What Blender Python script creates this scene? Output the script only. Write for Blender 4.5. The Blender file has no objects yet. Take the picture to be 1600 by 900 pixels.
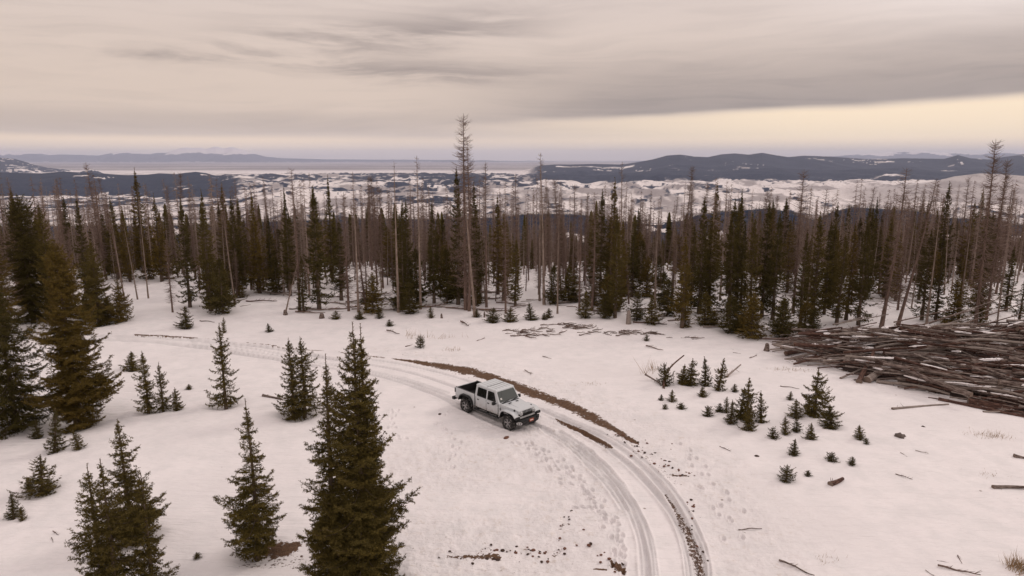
import bpy, bmesh, math, random
import numpy as np
from mathutils import Vector, Matrix
R = math.radians
# ------------------------------------------------------------------ camera, world, sun, exposure
CAM_H = 14.0
FPX = 1067.0                     # focal length in pixels of a 1600 px wide frame
HORIZON = 247.0
PITCH = math.atan((450 - HORIZON) / FPX)
SP, CP = math.sin(PITCH), math.cos(PITCH)
sc = bpy.context.scene
COL = sc.collection
cam_d = bpy.data.cameras.new('camera'); cam = bpy.data.objects.new('camera', cam_d); COL.objects.link(cam)
cam.location = (0, 0, CAM_H); cam.rotation_euler = (R(90) - PITCH, 0, 0)
cam_d.sensor_width = 36; cam_d.lens = 36 * FPX / 1600
cam_d.clip_start = 0.5; cam_d.clip_end = 400000
sc.camera = cam
SUN_EL, SUN_AZ = R(30), R(58)    # azimuth measured from +Y towards +X
SUN_STRENGTH = 0.85
WORLD_STRENGTH = 0.1
CLOUD_LEVEL = 6.9
EXPOSURE = 0.0
HAZE_DENSITY = 1.3e-5
sun_d = bpy.data.lights.new('sun', 'SUN'); sun = bpy.data.objects.new('sun', sun_d); COL.objects.link(sun)
sun_d.energy = SUN_STRENGTH; sun_d.angle = R(14); sun_d.color = (1.0, 0.90, 0.80)
sdir = Vector((math.cos(SUN_EL) * math.sin(SUN_AZ), math.cos(SUN_EL) * math.cos(SUN_AZ), math.sin(SUN_EL)))
sun.rotation_euler = sdir.to_track_quat('Z', 'Y').to_euler()
sc.view_settings.view_transform = 'Standard'; sc.view_settings.look = 'None'
sc.view_settings.exposure = EXPOSURE; sc.view_settings.gamma = 1; sc.view_settings.use_curve_mapping = False
cy = sc.cycles
cy.use_denoising = True; cy.max_bounces = 5; cy.diffuse_bounces = 3; cy.glossy_bounces = 3
cy.transmission_bounces = 4; cy.transparent_max_bounces = 6; cy.volume_bounces = 1
cy.caustics_reflective = False; cy.caustics_refractive = False

class NT:
    """tiny helper for building node trees with maths on sockets"""
    def __init__(s, tree): s.t = tree; s.n = tree.nodes; s.l = tree.links
    def node(s, kind, **kw):
        n = s.n.new(kind)
        for k, v in kw.items(): setattr(n, k, v)
        return n
    def put(s, sock, v):
        if isinstance(v, bpy.types.NodeSocket): s.l.new(v, sock)
        elif isinstance(v, (tuple, list)) and len(v) == 3 and sock.type == 'RGBA': sock.default_value = (*v, 1)
        else: sock.default_value = v
    def m(s, op, a, b=0.0, c=0.0):
        n = s.node('ShaderNodeMath', operation=op); s.put(n.inputs[0], a); s.put(n.inputs[1], b)
        if op in ('MULTIPLY_ADD', 'COMPARE', 'SMOOTH_MIN', 'SMOOTH_MAX'): s.put(n.inputs[2], c)
        return n.outputs[0]
    def ramp(s, x, a, b, lo=0.0, hi=1.0):
        n = s.node('ShaderNodeMapRange', interpolation_type='SMOOTHSTEP')
        s.put(n.inputs['Value'], x); s.put(n.inputs['From Min'], a); s.put(n.inputs['From Max'], b)
        s.put(n.inputs['To Min'], lo); s.put(n.inputs['To Max'], hi)
        return n.outputs['Result']
    def mix(s, f, a, b, mode='MIX'):
        n = s.node('ShaderNodeMix', data_type='RGBA', blend_type=mode); s.put(n.inputs[0], f)
        s.put(n.inputs[6], a); s.put(n.inputs[7], b); return n.outputs[2]
    def comb(s, x, y, z=0.0):
        n = s.node('ShaderNodeCombineXYZ')
        for i, v in enumerate((x, y, z)): s.put(n.inputs[i], v)
        return n.outputs[0]
    def noise(s, vec, scale, detail=3.0, rough=0.55, dist=0.0):
        n = s.node('ShaderNodeTexNoise'); s.l.new(vec, n.inputs['Vector']); n.inputs['Scale'].default_value = scale
        n.inputs['Detail'].default_value = detail; n.inputs['Roughness'].default_value = rough
        n.inputs['Distortion'].default_value = dist; return n.outputs[0]
    def mapping(s, vec, scale=(1, 1, 1), rot=(0, 0, 0)):
        n = s.node('ShaderNodeMapping'); s.l.new(vec, n.inputs[0]); n.inputs['Scale'].default_value = scale
        n.inputs['Rotation'].default_value = rot; return n.outputs[0]

world = bpy.data.worlds.new('World'); sc.world = world; world.use_nodes = True
def build_world():
    w = NT(world.node_tree); w.n.clear()
    sky = w.node('ShaderNodeTexSky', sky_type='NISHITA'); sky.sun_disc = False
    sky.sun_elevation = SUN_EL; sky.sun_rotation = SUN_AZ; sky.altitude = 3000; sky.dust_density = 2.0
    tc = w.node('ShaderNodeTexCoord').outputs['Generated']
    sep = w.node('ShaderNodeSeparateXYZ'); w.l.new(tc, sep.inputs[0]); X, Y, Z = sep.outputs
    az = w.m('ARCTAN2', X, Y); el = w.m('ARCSINE', Z)
    # wisps: stretched noise, bent by a slower one
    P = w.comb(az, w.m('MULTIPLY', el, 4.2), 0.0)
    warp = w.m('MULTIPLY', w.m('SUBTRACT', w.noise(P, 2.3, 2.0), 0.5), 0.9)
    P2 = w.comb(az, w.m('ADD', w.m('MULTIPLY', el, 4.2), w.m('MULTIPLY', warp, 0.35)), 3.1)
    streak = w.noise(w.mapping(P2, (1.5, 3.2, 1)), 2.0, 7.0, 0.62)
    fine = w.noise(w.mapping(P2, (2.5, 9.0, 1)), 2.2, 6.0, 0.6)
    jit = w.m('MULTIPLY', w.m('SUBTRACT', streak, 0.5), 0.055)
    elj = w.m('ADD', el, jit)
    # heavy slab of cloud on the right: sharp lower edge, soft top
    edge = w.m('MULTIPLY_ADD', w.m('SUBTRACT', az, 0.18), 0.036, 0.0545)
    edge = w.m('ADD', edge, w.m('MULTIPLY', w.m('SUBTRACT', w.noise(P, 3.0, 3.0), 0.5), 0.012))
    dlow = w.m('SUBTRACT', w.m('ADD', el, w.m('MULTIPLY', jit, 0.12)), edge)
    slab = w.m('MULTIPLY', w.ramp(dlow, -0.002, 0.009), w.ramp(w.m('ADD', dlow, jit), 0.12, 0.005))
    slab = w.m('MULTIPLY', slab, w.ramp(az, -0.22, 0.22))
    # high streaks on the left and centre
    c2 = w.m('MULTIPLY_ADD', az, 0.11, 0.185)
    d2 = w.m('ABSOLUTE', w.m('SUBTRACT', elj, c2))
    s2 = w.m('MULTIPLY', w.ramp(d2, 0.045, 0.0), w.m('MULTIPLY', w.ramp(az, -0.50, -0.30), w.ramp(az, 0.16, -0.1)))
    c3 = w.m('MULTIPLY_ADD', az, -0.03, 0.118)
    d3 = w.m('ABSOLUTE', w.m('SUBTRACT', elj, c3))
    s3 = w.m('MULTIPLY', w.ramp(d3, 0.030, 0.0), w.m('MULTIPLY', w.ramp(az, -0.66, -0.45), w.ramp(az, 0.2, -0.1)))
    s2 = w.m('MULTIPLY', w.m('MAXIMUM', s2, s3), w.ramp(streak, 0.40, 0.60))
    # low grey band on the left above the cream strip
    s4 = w.m('MULTIPLY', w.ramp(w.m('ABSOLUTE', w.m('SUBTRACT', w.m('ADD', el, w.m('MULTIPLY', jit, 0.2)), 0.046)), 0.022, 0.004), w.ramp(az, 0.1, -0.25))
    wisps = w.m('MULTIPLY', w.ramp(fine, 0.42, 0.68), w.ramp(el, 0.5, 0.1, 0.2, 1.0))
    dark = w.m('ADD', w.m('MULTIPLY', slab, 0.62), w.m('ADD', w.m('MULTIPLY', s2, 0.50), w.m('ADD', w.m('MULTIPLY', s4, 0.22), w.m('MULTIPLY', wisps, 0.09))))
    veil = w.mix(w.ramp(el, 0.02, 0.28), (1.13, 0.88, 0.69), (1.10, 0.92, 0.83))
    veil = w.mix(w.m('MULTIPLY', w.ramp(az, 0.25, 0.75), w.ramp(el, 0.10, 0.26)), veil, (1.66, 1.48, 1.40))
    veil = w.mix(w.ramp(el, 0.35, 1.0), veil, (1.50, 1.33, 1.27))
    veil = w.mix(dark, veil, (0.22, 0.165, 0.15))
    # clear cream strip over the horizon
    cream_r = w.m('MULTIPLY', w.ramp(dlow, 0.008, -0.006), w.m('MULTIPLY', w.ramp(az, -0.15, 0.45), w.ramp(el, 0.008, 0.028)))
    cream_l = w.m('MULTIPLY', w.ramp(w.m('ABSOLUTE', w.m('SUBTRACT', w.m('ADD', el, w.m('MULTIPLY', jit, 0.1)), 0.0165)), 0.016, 0.006), w.ramp(az, -0.05, -0.45, 0.45, 0.85))
    veil = w.mix(w.m('MULTIPLY', cream_r, 0.9), veil, (1.72, 1.34, 0.90))
    veil = w.mix(cream_l, veil, (1.80, 1.36, 0.93))
    below = w.ramp(el, -0.002, -0.06)
    veil = w.mix(below, veil, (0.55, 0.5, 0.5))
    lv = w.node('ShaderNodeVectorMath', operation='SCALE'); w.l.new(veil, lv.inputs[0]); lv.inputs['Scale'].default_value = CLOUD_LEVEL
    full = w.mix(0.94, sky.outputs[0], lv.outputs[0])
    bg = w.node('ShaderNodeBackground'); w.l.new(full, bg.inputs[0]); bg.inputs[1].default_value = WORLD_STRENGTH
    out = w.node('ShaderNodeOutputWorld'); w.l.new(bg.outputs[0], out.inputs[0])
build_world()

# ------------------------------------------------------------------ basic helpers
def tag(o, label=None, cat=None, group=None, kind=None):
    if label: o['label'] = label
    if cat: o['category'] = cat
    if group: o['group'] = group
    if kind: o['kind'] = kind
    return o
def empty(name, loc, rz=0.0):
    o = bpy.data.objects.new(name, None); COL.objects.link(o); o.location = loc; o.rotation_euler = (0, 0, rz)
    o.empty_display_size = 0.3
    return o
def mesh_np(name, V, F, mats, matidx=None, smooth=False, attrs=None):
    """mesh from numpy: V (n,3); F list of (m,k) index arrays"""
    if isinstance(F, np.ndarray): F = [F]
    me = bpy.data.meshes.new(name)
    V = np.ascontiguousarray(V, dtype=np.float32)
    me.vertices.add(len(V)); me.vertices.foreach_set('co', V.ravel())
    loops = np.concatenate([f.ravel() for f in F]).astype(np.int32)
    tot = np.concatenate([np.full(len(f), f.shape[1]) for f in F]).astype(np.int32)
    start = np.zeros(len(tot), np.int32); start[1:] = np.cumsum(tot)[:-1]
    me.loops.add(len(loops)); me.loops.foreach_set('vertex_index', loops)
    me.polygons.add(len(tot)); me.polygons.foreach_set('loop_start', start); me.polygons.foreach_set('loop_total', tot)
    if matidx is not None: me.polygons.foreach_set('material_index', np.ascontiguousarray(matidx, dtype=np.int32))
    me.update(calc_edges=True)
    me.polygons.foreach_set('use_smooth', np.full(len(tot), bool(smooth)))
    for m in mats: me.materials.append(m)
    for k, a in (attrs or {}).items():
        at_ = me.attributes.new(k, 'FLOAT', 'POINT'); at_.data.foreach_set('value', np.ascontiguousarray(a, dtype=np.float32))
    return me
def link(name, me, parent=None, loc=None):
    o = bpy.data.objects.new(name, me); COL.objects.link(o)
    if parent: o.parent = parent
    if loc is not None: o.location = loc
    return o

def _hash(ix, iy, seed):
    h = (ix.astype(np.int64) * 374761393 + iy.astype(np.int64) * 668265263 + seed * 974711) & 0x7fffffff
    h = ((h ^ (h >> 13)) * 1274126177) & 0x7fffffff
    h = ((h ^ (h >> 16)) * 2246822519) & 0x7fffffff
    return ((h ^ (h >> 15)) & 0xffffff) / float(0xffffff)
def vn(x, y, seed=0):
    x = np.asarray(x, float); y = np.asarray(y, float)
    ix = np.floor(x); iy = np.floor(y); fx = x - ix; fy = y - iy
    fx = fx * fx * fx * (fx * (fx * 6 - 15) + 10); fy = fy * fy * fy * (fy * (fy * 6 - 15) + 10)
    ix = ix.astype(np.int64); iy = iy.astype(np.int64)
    a = _hash(ix, iy, seed); b = _hash(ix + 1, iy, seed); c = _hash(ix, iy + 1, seed); d = _hash(ix + 1, iy + 1, seed)
    return (a * (1 - fx) + b * fx) * (1 - fy) + (c * (1 - fx) + d * fx) * fy
def fbm(x, y, seed=0, oct=4, gain=0.5):
    s = 0; a = 1; t = 0
    for i in range(oct):
        k = 2.03 ** i
        xr = (x * 0.8 - y * 0.6) if i % 2 else x; yr = (x * 0.6 + y * 0.8) if i % 2 else y
        s = s + a * vn(xr * k + 17.3 * i, yr * k - 9.1 * i, seed + i * 31); t += a; a *= gain
    return s / t
def sstep(a, b, x):
    t = np.clip((np.asarray(x, float) - a) / (b - a), 0, 1); return t * t * (3 - 2 * t)

# ------------------------------------------------------------------ terrain
def pix(px, py):
    """pixel of the 1600x900 frame -> (u, s): x = u*Y, z = CAM_H - s*Y"""
    v = (np.asarray(py, float) - 450) / FPX
    den = CP - v * SP
    return (np.asarray(px, float) - 800) / FPX / den, (SP + v * CP) / den
def topix(x, y, z):
    s = (CAM_H - z) / y
    v = (s * CP - SP) / (CP + s * SP)
    return x / y * (CP - v * SP) * FPX + 800, 450 + v * FPX
YL = [0, 85, 120, 160, 200, 300, 400, 800, 1500, 2600, 4000, 5200, 400000]
ZL = [0, 0, -4, -12, -19, -36, -52, -118, -215, -330, -430, -450, -452]
YR = [0, 80, 110, 150, 300, 500, 700, 850, 1100, 1500, 2200, 4000, 5200, 400000]
ZR = [0, 0, -2.5, -9, -30, -53, -72, -92, -122, -152, -290, -430, -450, -452]
TRUCK_XY = (-0.75, 34.6)
def ridge(pts, D, wf, wb, base, n_amp, n_scale, seed, pw=1.25):
    p = np.array(pts, float); u, s = pix(p[:, 0], p[:, 1])
    return dict(u=u, s=s, D=D, wf=wf, wb=wb, base=base, na=n_amp, ns=n_scale, seed=seed, pw=pw)
RIDGES = [
    # distant snowy massif
    ridge([(-300, 240), (-60, 237), (0, 235), (25, 237), (62, 239), (94, 241), (131, 242), (153, 243), (175, 239), (200, 237), (231, 239), (262, 238), (278, 232), (290, 230), (300, 231), (312, 230.5), (322, 232.5), (337, 228.5), (350, 231.5), (362, 229.5), (378, 234), (397, 240), (416, 245), (440, 247), (520, 249), (700, 250), (900, 253)], 82000, 9000, 14000, -450, 420, 3500, 11, 1.0),
    ridge([(900, 256), (1100, 248), (1300, 244), (1330, 242), (1370, 239), (1390, 237.5), (1410, 237), (1425, 236), (1440, 235), (1452, 237), (1470, 238.5), (1500, 239), (1530, 240), (1560, 239), (1640, 238), (1900, 236)], 76000, 9000, 14000, -450, 420, 3500, 12, 1.0),
    # right-hand wooded mountain
    ridge([(700, 285), (790, 275), (821, 266), (843, 259), (865, 257), (889, 257), (930, 256), (971, 257), (999, 253), (1020, 249), (1042, 243), (1063, 241.5), (1084, 244.5), (1106, 245.5), (1127, 241), (1148, 239.5), (1170, 241.5), (1191, 238.5), (1209, 241.5), (1231, 245), (1256, 243), (1287, 244), (1319, 246), (1356, 248.5), (1412, 247), (1475, 248), (1487, 245), (1497, 242), (1516, 247), (1547, 249), (1569, 245), (1600, 241), (1700, 236), (1900, 240)], 20500, 5200, 5000, -450, 150, 2100, 21, 0.9),
    ridge([(760, 300), (840, 285), (900, 274), (960, 272), (1040, 266), (1120, 268), (1200, 262), (1300, 266), (1400, 262), (1480, 268), (1600, 262), (1900, 262)], 14500, 2600, 3500, -450, 110, 1300, 22, 0.9),
    # left hills
    ridge([(-300, 225), (-60, 242), (0, 246), (22, 248), (41, 253), (56, 258), (75, 262), (103, 265), (130, 271), (200, 280)], 24000, 4200, 4000, -450, 90, 1800, 31, .8),
    ridge([(108, 276), (122, 270), (135, 265.5), (142, 264.3), (150, 266), (162, 271), (180, 278)], 19000, 900, 900, -450, 20, 900, 32),
    ridge([(-300, 262), (0, 269), (65, 271), (100, 268), (150, 271), (200, 274), (231, 273), (250, 271), (275, 272.5), (290, 270), (306, 268.5), (322, 270.5), (336, 275), (345, 275), (352, 272.5), (375, 272.5), (390, 275), (410, 279), (450, 290), (500, 302)], 11200, 3100, 2800, -455, 60, 900, 33, 0.62),
    # pale treeless mesa on the right
    ridge([(1330, 325), (1400, 306), (1450, 288), (1490, 276), (1530, 271), (1560, 272), (1600, 275), (1800, 272)], 8200, 2100, 2200, -452, 14, 900, 41),
    # middle distance broken hills
    ridge([(330, 310), (400, 292), (450, 285), (520, 281), (580, 274), (640, 272), (700, 278), (760, 274), (820, 277), (900, 280), (1000, 290)], 13800, 2000, 2300, -450, 80, 800, 51),
    ridge([(360, 320), (450, 306), (540, 300), (640, 298), (760, 306), (840, 300), (920, 298), (1000, 302), (1090, 297), (1180, 302), (1300, 312)], 8300, 1300, 1300, -450, 55, 520, 52),
    ridge([(520, 330), (600, 322), (700, 318), (800, 324), (900, 318), (1000, 324), (1080, 318), (1160, 326), (1240, 324), (1330, 330)], 6000, 800, 900, -450, 40, 380, 53),
    # dark wooded spurs below the viewpoint
    ridge([(-200, 360), (300, 356), (420, 350), (560, 345), (700, 345), (780, 342), (821, 337), (860, 336), (900, 337), (931, 341), (953, 346), (990, 352), (1031, 352), (1070, 348), (1091, 338), (1130, 333), (1203, 327), (1228, 332), (1250, 341), (1275, 348), (1300, 333), (1331, 325), (1365, 327), (1412, 330), (1444, 333), (1475, 342), (1520, 346), (1570, 355), (1700, 360)], 2500, 700, 900, -345, 10, 210, 61),
    ridge([(1420, 345), (1470, 328), (1500, 322), (1560, 320), (1620, 322), (1800, 318)], 4200, 700, 800, -440, 12, 300, 62),
]
def ground_far(x, y):
    u = x / y
    t = sstep(0.05, 0.45, u)
    b = (1 - t) * np.interp(y, YL, ZL) + t * np.interp(y, YR, ZR)
    b = b - sstep(0.58, 0.85, u) * np.interp(y, [0, 120, 700, 1000, 1400, 2500, 400000], [0, 0, 10, 8, 4, 0, 0])
    b = b + (fbm(x / 420, y / 420, 3, 4) - 0.5) * np.interp(y, [0, 150, 500, 1500, 4000, 20000, 400000], [0, 0, 12, 34, 40, 28, 16])
    hills_ = sstep(3600, 4600, y) * (1 - sstep(15000, 19000, y)) * sstep(-0.42, -0.36, u)
    rr_ = 1 - np.abs(2 * fbm(x / 1500, y / 1500, 15, 5, .55) - 1)
    b = b + hills_ * (np.clip(rr_ - 0.55, 0, 1) * 330 + (fbm(x / 420, y / 420, 16, 4, .55) - .5) * 50) * np.interp(y, [4000, 9000, 16000], [.45, .8, 1.0])
    b0 = b
    for r in RIDGES:
        crest = CAM_H - np.interp(u, r['u'], r['s']) * r['D']
        wob = (fbm(x / (r['D'] * .07), x * 0 + r['seed'], r['seed'], 3) - 0.5) * r['D'] * 0.12
        d = y - (r['D'] + wob)
        # keep the crest at the wanted angle although it wobbles in distance
        crest = CAM_H - np.interp(u, r['u'], r['s']) * (r['D'] + wob)
        q = np.where(d < 0, -d / r['wf'], d / r['wb'])
        prof = np.where(d < 0, (1 - np.clip(q, 0, 1)) ** r['pw'], np.cos(np.clip(q, 0, 1) * math.pi / 2) ** 1.5)
        n = fbm(x / r['ns'], y / r['ns'], r['seed'] + 5, 5, 0.52)
        rg = 1 - np.abs(2 * fbm(x / r['ns'] * 1.3, y / r['ns'] * 1.3, r['seed'] + 9, 4) - 1)
        hi = crest - b0
        z = np.where((prof <= 0) | (hi < 0), -1e5, b0 + hi * prof + r['na'] * np.clip(hi / 160, 0, 1) * ((n - 0.55) * 1.2 - (1 - rg) * 0.8) * np.clip(q * 2.2, 0.05, 1) * (prof > 0))
        b = np.maximum(b, z)
    return b
def ground_z(x, y):
    x = np.asarray(x, float); y = np.asarray(y, float)
    yy = np.maximum(y, 1.0)
    z = np.zeros(np.broadcast(x, y).shape)
    far = yy > 60
    if np.any(far):
        if z.ndim == 0: z = ground_far(x, yy) if yy > 60 else z
        else:
            xf = np.broadcast_to(x, z.shape)[far]; yf = np.broadcast_to(yy, z.shape)[far]
            z[far] = ground_far(xf, yf)
    d2 = (x - TRUCK_XY[0]) ** 2 + (y - TRUCK_XY[1]) ** 2
    calm = 1 - np.exp(-d2 / 60)
    near = (fbm(x / 16, y / 16, 101, 3) - 0.5) * 0.8 + (fbm(x / 4.2, y / 4.2, 102, 2) - 0.5) * 0.16
    amp = 1 - sstep(300, 500, yy)
    # ground under the forest is lumpier
    near = near + (fbm(x / 3.0, y / 3.0, 103, 3) - 0.5) * 0.55 * sstep(62, 78, yy)
    return z + near * calm * amp
def at(px, py):
    """point of the ground seen at a pixel"""
    u, s = pix(px, py); u = float(u); s = float(s)
    Y = np.geomspace(8, 300, 700); z = ground_z(u * Y, Y); f = (CAM_H - s * Y) - z
    i = int(np.argmax(f < 0))
    if f[i] >= 0: i = len(Y) - 1
    y0, y1 = Y[max(i - 1, 0)], Y[i]; f0, f1 = f[max(i - 1, 0)], f[i]
    yy = y0 + (y1 - y0) * (f0 / (f0 - f1) if f0 != f1 else 0)
    return Vector((u * yy, yy, float(ground_z(np.array([u * yy]), np.array([yy]))[0])))
def gz(x, y): return float(ground_z(np.array([x]), np.array([y]))[0])

def catmull(P, step):
    P = np.array(P, float); out = []
    for i in range(len(P) - 1):
        p0 = P[max(i - 1, 0)]; p1 = P[i]; p2 = P[i + 1]; p3 = P[min(i + 2, len(P) - 1)]
        n = max(2, int(np.linalg.norm((p2 - p1)[:2]) / step))
        for k in range(n):
            t = k / n
            out.append(0.5 * ((2 * p1) + (-p0 + p2) * t + (2 * p0 - 5 * p1 + 4 * p2 - p3) * t * t + (-p0 + 3 * p1 - 3 * p2 + p3) * t ** 3))
    out.append(P[-1]); return np.array(out)
def path(pxs, step=0.4, extra=None):
    return catmull([(*at(p[0], p[1])[:2], *(p[2:] if len(p) > 2 else ())) for p in pxs], step)

sap_list = [
 (207, 578, 548, 15, 'small rounded spruce left of the row of three'), (85, 705, 640, 18, 'sapling in front of the big golden-green spruce'),
 (123, 701, 671, 14, 'short sapling right of the one below the golden-green spruce'), (60, 684, 655, 11, 'yellowish sapling under the skirt of the broad dark spruce'),
 (66, 769, 712, 27, 'bushy sapling alone on the smooth snow at the lower left'), (46, 764, 745, 8, 'tiny shoot at the left foot of the lone bushy sapling'),
 (22, 808, 771, 15, 'sapling close to the left edge of the photo, lowest of those there'), (35, 812, 792, 9, 'tiny sapling leaning on the lowest one at the left edge'),
 (292, 512, 478, 14, 'neat cone-shaped sapling beside the far bend of the road'), (308, 871, 862, 6, 'tiny seedling in the snow between the lower left clump and the spike-topped spruce'),
 (295, 608, 600, 6, 'tiny seedling right of the row of three'), (420, 518, 505, 7, 'small seedling on the far side of the road'), (350, 520, 496, 6, 'thin pale sapling left of the small seedling on the far side of the road'),
 (608, 509, 499, 7, 'small sapling on open snow left of the brush heap'), (525, 498, 485, 8, 'round sapling at the edge of the woods left of centre'), (562, 498, 484, 9, 'low sapling under the dead trunks left of centre'),
 (592, 497, 478, 8, 'green sapling in front of the golden young trees'), (674, 496, 478, 8, 'sapling in front of the woods below the tallest dead tree, left of it'), (770, 503, 480, 13, 'bushy sapling below the tallest dead tree, right of it'),
 (797, 502, 480, 12, 'sapling right of the bushy one below the tallest dead tree'), (745, 495, 483, 7, 'small round sapling right at the foot of the leaning pale trunk'), (829, 499, 473, 12, 'sapling at the left end of the brush belt'), (857, 496, 481, 9, 'pair-forming sapling by the thin bare pole'), (850, 499, 488, 6, 'lowest sapling by the thin bare pole'),
 (1078, 600, 560, 15, 'darkest sapling in the upper cluster on the right, beside the fallen branch'), (1066, 600, 568, 12, 'sapling leaning left in the upper cluster'),
 (1103, 603, 558, 12, 'sapling on a bare stem in the middle of the upper cluster'), (1122, 609, 556, 14, 'tallest sapling of the upper cluster at its right end'),
 (1147, 612, 599, 6, 'tiny sapling left above the middle cluster'), (1098, 619, 603, 8, 'small sapling standing just below the upper cluster'), (1050, 627, 609, 8, 'small sapling below the fallen branch'),
 (1033, 625, 616, 5, 'tiny sapling left of the small one below the fallen branch'), (1167, 656, 589, 19, 'tallest sapling of the middle cluster'), (1157, 652, 605, 14, 'sapling joined to the left of the tallest of the middle cluster'), (1170, 671, 630, 12, 'front sapling of the middle cluster, lowest in the photo'),
 (1189, 659, 611, 11, 'slim sapling at the right end of the middle cluster'), (1142, 661, 625, 13, 'sapling left of the tallest of the middle cluster'), (1135, 645, 619, 8, 'thin sapling at the upper left of the middle cluster'), (1124, 643, 629, 8, 'low sapling at the left end of the middle cluster'),
 (1273, 646, 574, 25, 'tallest sapling of the right cluster near the log pile'), (1243, 652, 624, 13, 'small sapling left of the tallest of the right cluster'), (1299, 666, 632, 20, 'crooked bushy sapling right below the tallest of the right cluster'),
 (1227, 678, 650, 11, 'left one of the sapling pair in the middle of the right cluster'), (1244, 674, 652, 9, 'right one of the sapling pair in the middle of the right cluster'), (1267, 685, 661, 10, 'yellowish sapling below the tallest of the right cluster'),
 (1234, 624, 611, 6, 'pale tiny sapling above the right cluster'), (1241, 709, 686, 11, 'lone sapling between the right cluster and the dark mat-like one'),
 (1344, 686, 664, 12, 'sapling by itself right of the right cluster'), (1332, 726, 713, 7, 'small seedling right of the low spreading one')]
low_list = [(1105, 649, 634, 13, 'low mat-like young spruce left of the middle cluster'), (1064, 638, 629, 9, 'low spreading seedling right below the upper cluster'), (1039, 638, 631, 7, 'smaller low seedling left of the spreading one'), (1208, 684, 667, 11, 'low seedling at the lower left of the right cluster'),
 (1353, 693, 684, 7, 'tiny low seedling touching the lone sapling on the right'), (1299, 719, 706, 12, 'low spreading seedling below the right cluster'), (1228, 750, 728, 19, 'dark mat-like young spruce, lowest and widest of the right-hand ones'), (1262, 743, 734, 7, 'tiny seedling right of the dark mat-like one'), (1040, 600, 568, 18, 'broad low spruce bush behind the fallen branch'), (1010, 532 + 0, 522, 6, 'tiny bush at the right of the brush belt')]
# ---- near ground sheet
u_axis = np.concatenate([np.linspace(-1.6, -0.9, 60, endpoint=False), np.linspace(-0.9, 0.9, 1450), np.linspace(0.9, 1.6, 61)[1:]])
def y_rows():
    y = 4.0; o = []
    while y < 420:
        o.append(y)
        if y < 17: y += 0.35
        elif y < 110: y += y * y / CAM_H * 0.00125
        else: y *= 1.010
    return np.array(o)
y_axis = y_rows()
UU, YY = np.meshgrid(u_axis, y_axis)
GX = UU * YY; GY = YY.copy(); GZ = ground_z(GX, GY)
rut = np.zeros_like(GX); dirt = np.zeros_like(GX); crumb = np.zeros_like(GX); rough = np.zeros_like(GX)
def segloop(P, rad, fn):
    """for each short segment of polyline P call fn on the sub-grid near it"""
    s = 0.0
    for i in range(len(P) - 1):
        a = P[i, :2]; b = P[i + 1, :2]; L = float(np.linalg.norm(b - a))
        if L < 1e-6: continue
        y0 = min(a[1], b[1]) - rad; y1 = max(a[1], b[1]) + rad
        j0 = np.searchsorted(y_axis, max(y0, 4)); j1 = np.searchsorted(y_axis, y1) + 1
        ua = [(a[0] - rad) / y for y in (max(y0, 4), y1)] + [(b[0] - rad) / y for y in (max(y0, 4), y1)]
        ub = [(a[0] + rad) / y for y in (max(y0, 4), y1)] + [(b[0] + rad) / y for y in (max(y0, 4), y1)]
        i0 = np.searchsorted(u_axis, min(ua)); i1 = np.searchsorted(u_axis, max(ub)) + 1
        if j1 > j0 and i1 > i0:
            X = GX[j0:j1, i0:i1]; Yv = GY[j0:j1, i0:i1]
            d = (b - a) / L
            t = (X - a[0]) * d[0] + (Yv - a[1]) * d[1]
            c = (X - a[0]) * -d[1] + (Yv - a[1]) * d[0]
            tc_ = np.clip(t, 0, L); dist = np.hypot(t - tc_, c)
            fn((slice(j0, j1), slice(i0, i1)), dist, c, s + tc_, tc_ / L, i)
        s += L
best = np.full(GX.shape, 9.0)
def stamp_rut(P, width=0.15, depth=0.07, seed=0):
    dist_best = {}
    dmin = np.full(GX.shape, 9.0, np.float32); cc = np.zeros(GX.shape, np.float32); ss = np.zeros(GX.shape, np.float32)
    def fn(sl, dist, c, s, f, i):
        k = dist < dmin[sl]
        dmin[sl][k] = dist[k]; cc[sl][k] = c[k]; ss[sl][k] = s[k]
    segloop(P, 0.9, fn)
    m = dmin < 0.9
    d = dmin[m]; c = cc[m]; s = ss[m]
    wv = width * (1 + 0.18 * (vn(s / 1.7, s * 0, seed) - 0.5))
    floor_ = 1 - sstep(wv * 0.82, wv * 1.25, d)
    tread = (vn(c * 26 + 50, s * 0.25, seed + 3) - 0.5) * 0.035 * floor_ + np.sin(s * 2 * math.pi / 0.11) * 0.004 * floor_
    lip = np.exp(-((d - wv * 1.55) / (wv * 0.42)) ** 2) * (0.035 + 0.05 * (vn(s / 0.5, c * 3, seed + 7) - 0.3))
    GZ[m] += -depth * floor_ + tread + lip
    rut[m] = np.maximum(rut[m], floor_)
def stamp_mask(arr, P, wcol=2, add=1.0):
    def fn(sl, dist, c, s, f, i):
        w = (P[i, wcol] * (1 - f) + P[min(i + 1, len(P) - 1), wcol] * f) * (.55 + .9 * fbm(s / .9, c / .5, 611, 3))
        arr[sl] = np.maximum(arr[sl], add * np.clip(1.5 - dist / np.maximum(w, 0.02), 0, 1.0))
    segloop(P, float(P[:, wcol].max()) * 1.6 + 0.2, fn)
FAR_RUT = [(-120, 512), (60, 520), (169, 524), (226, 526), (276, 528), (341, 534), (417, 542), (474, 552), (531, 562), (588, 572), (646, 584), (690, 598), (740, 618), (790, 643), (833, 663), (873, 680), (903, 701), (930, 725), (956, 752), (977, 782), (993, 815), (1003, 850), (1009, 900), (1008, 960), (1000, 1040)]
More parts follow.
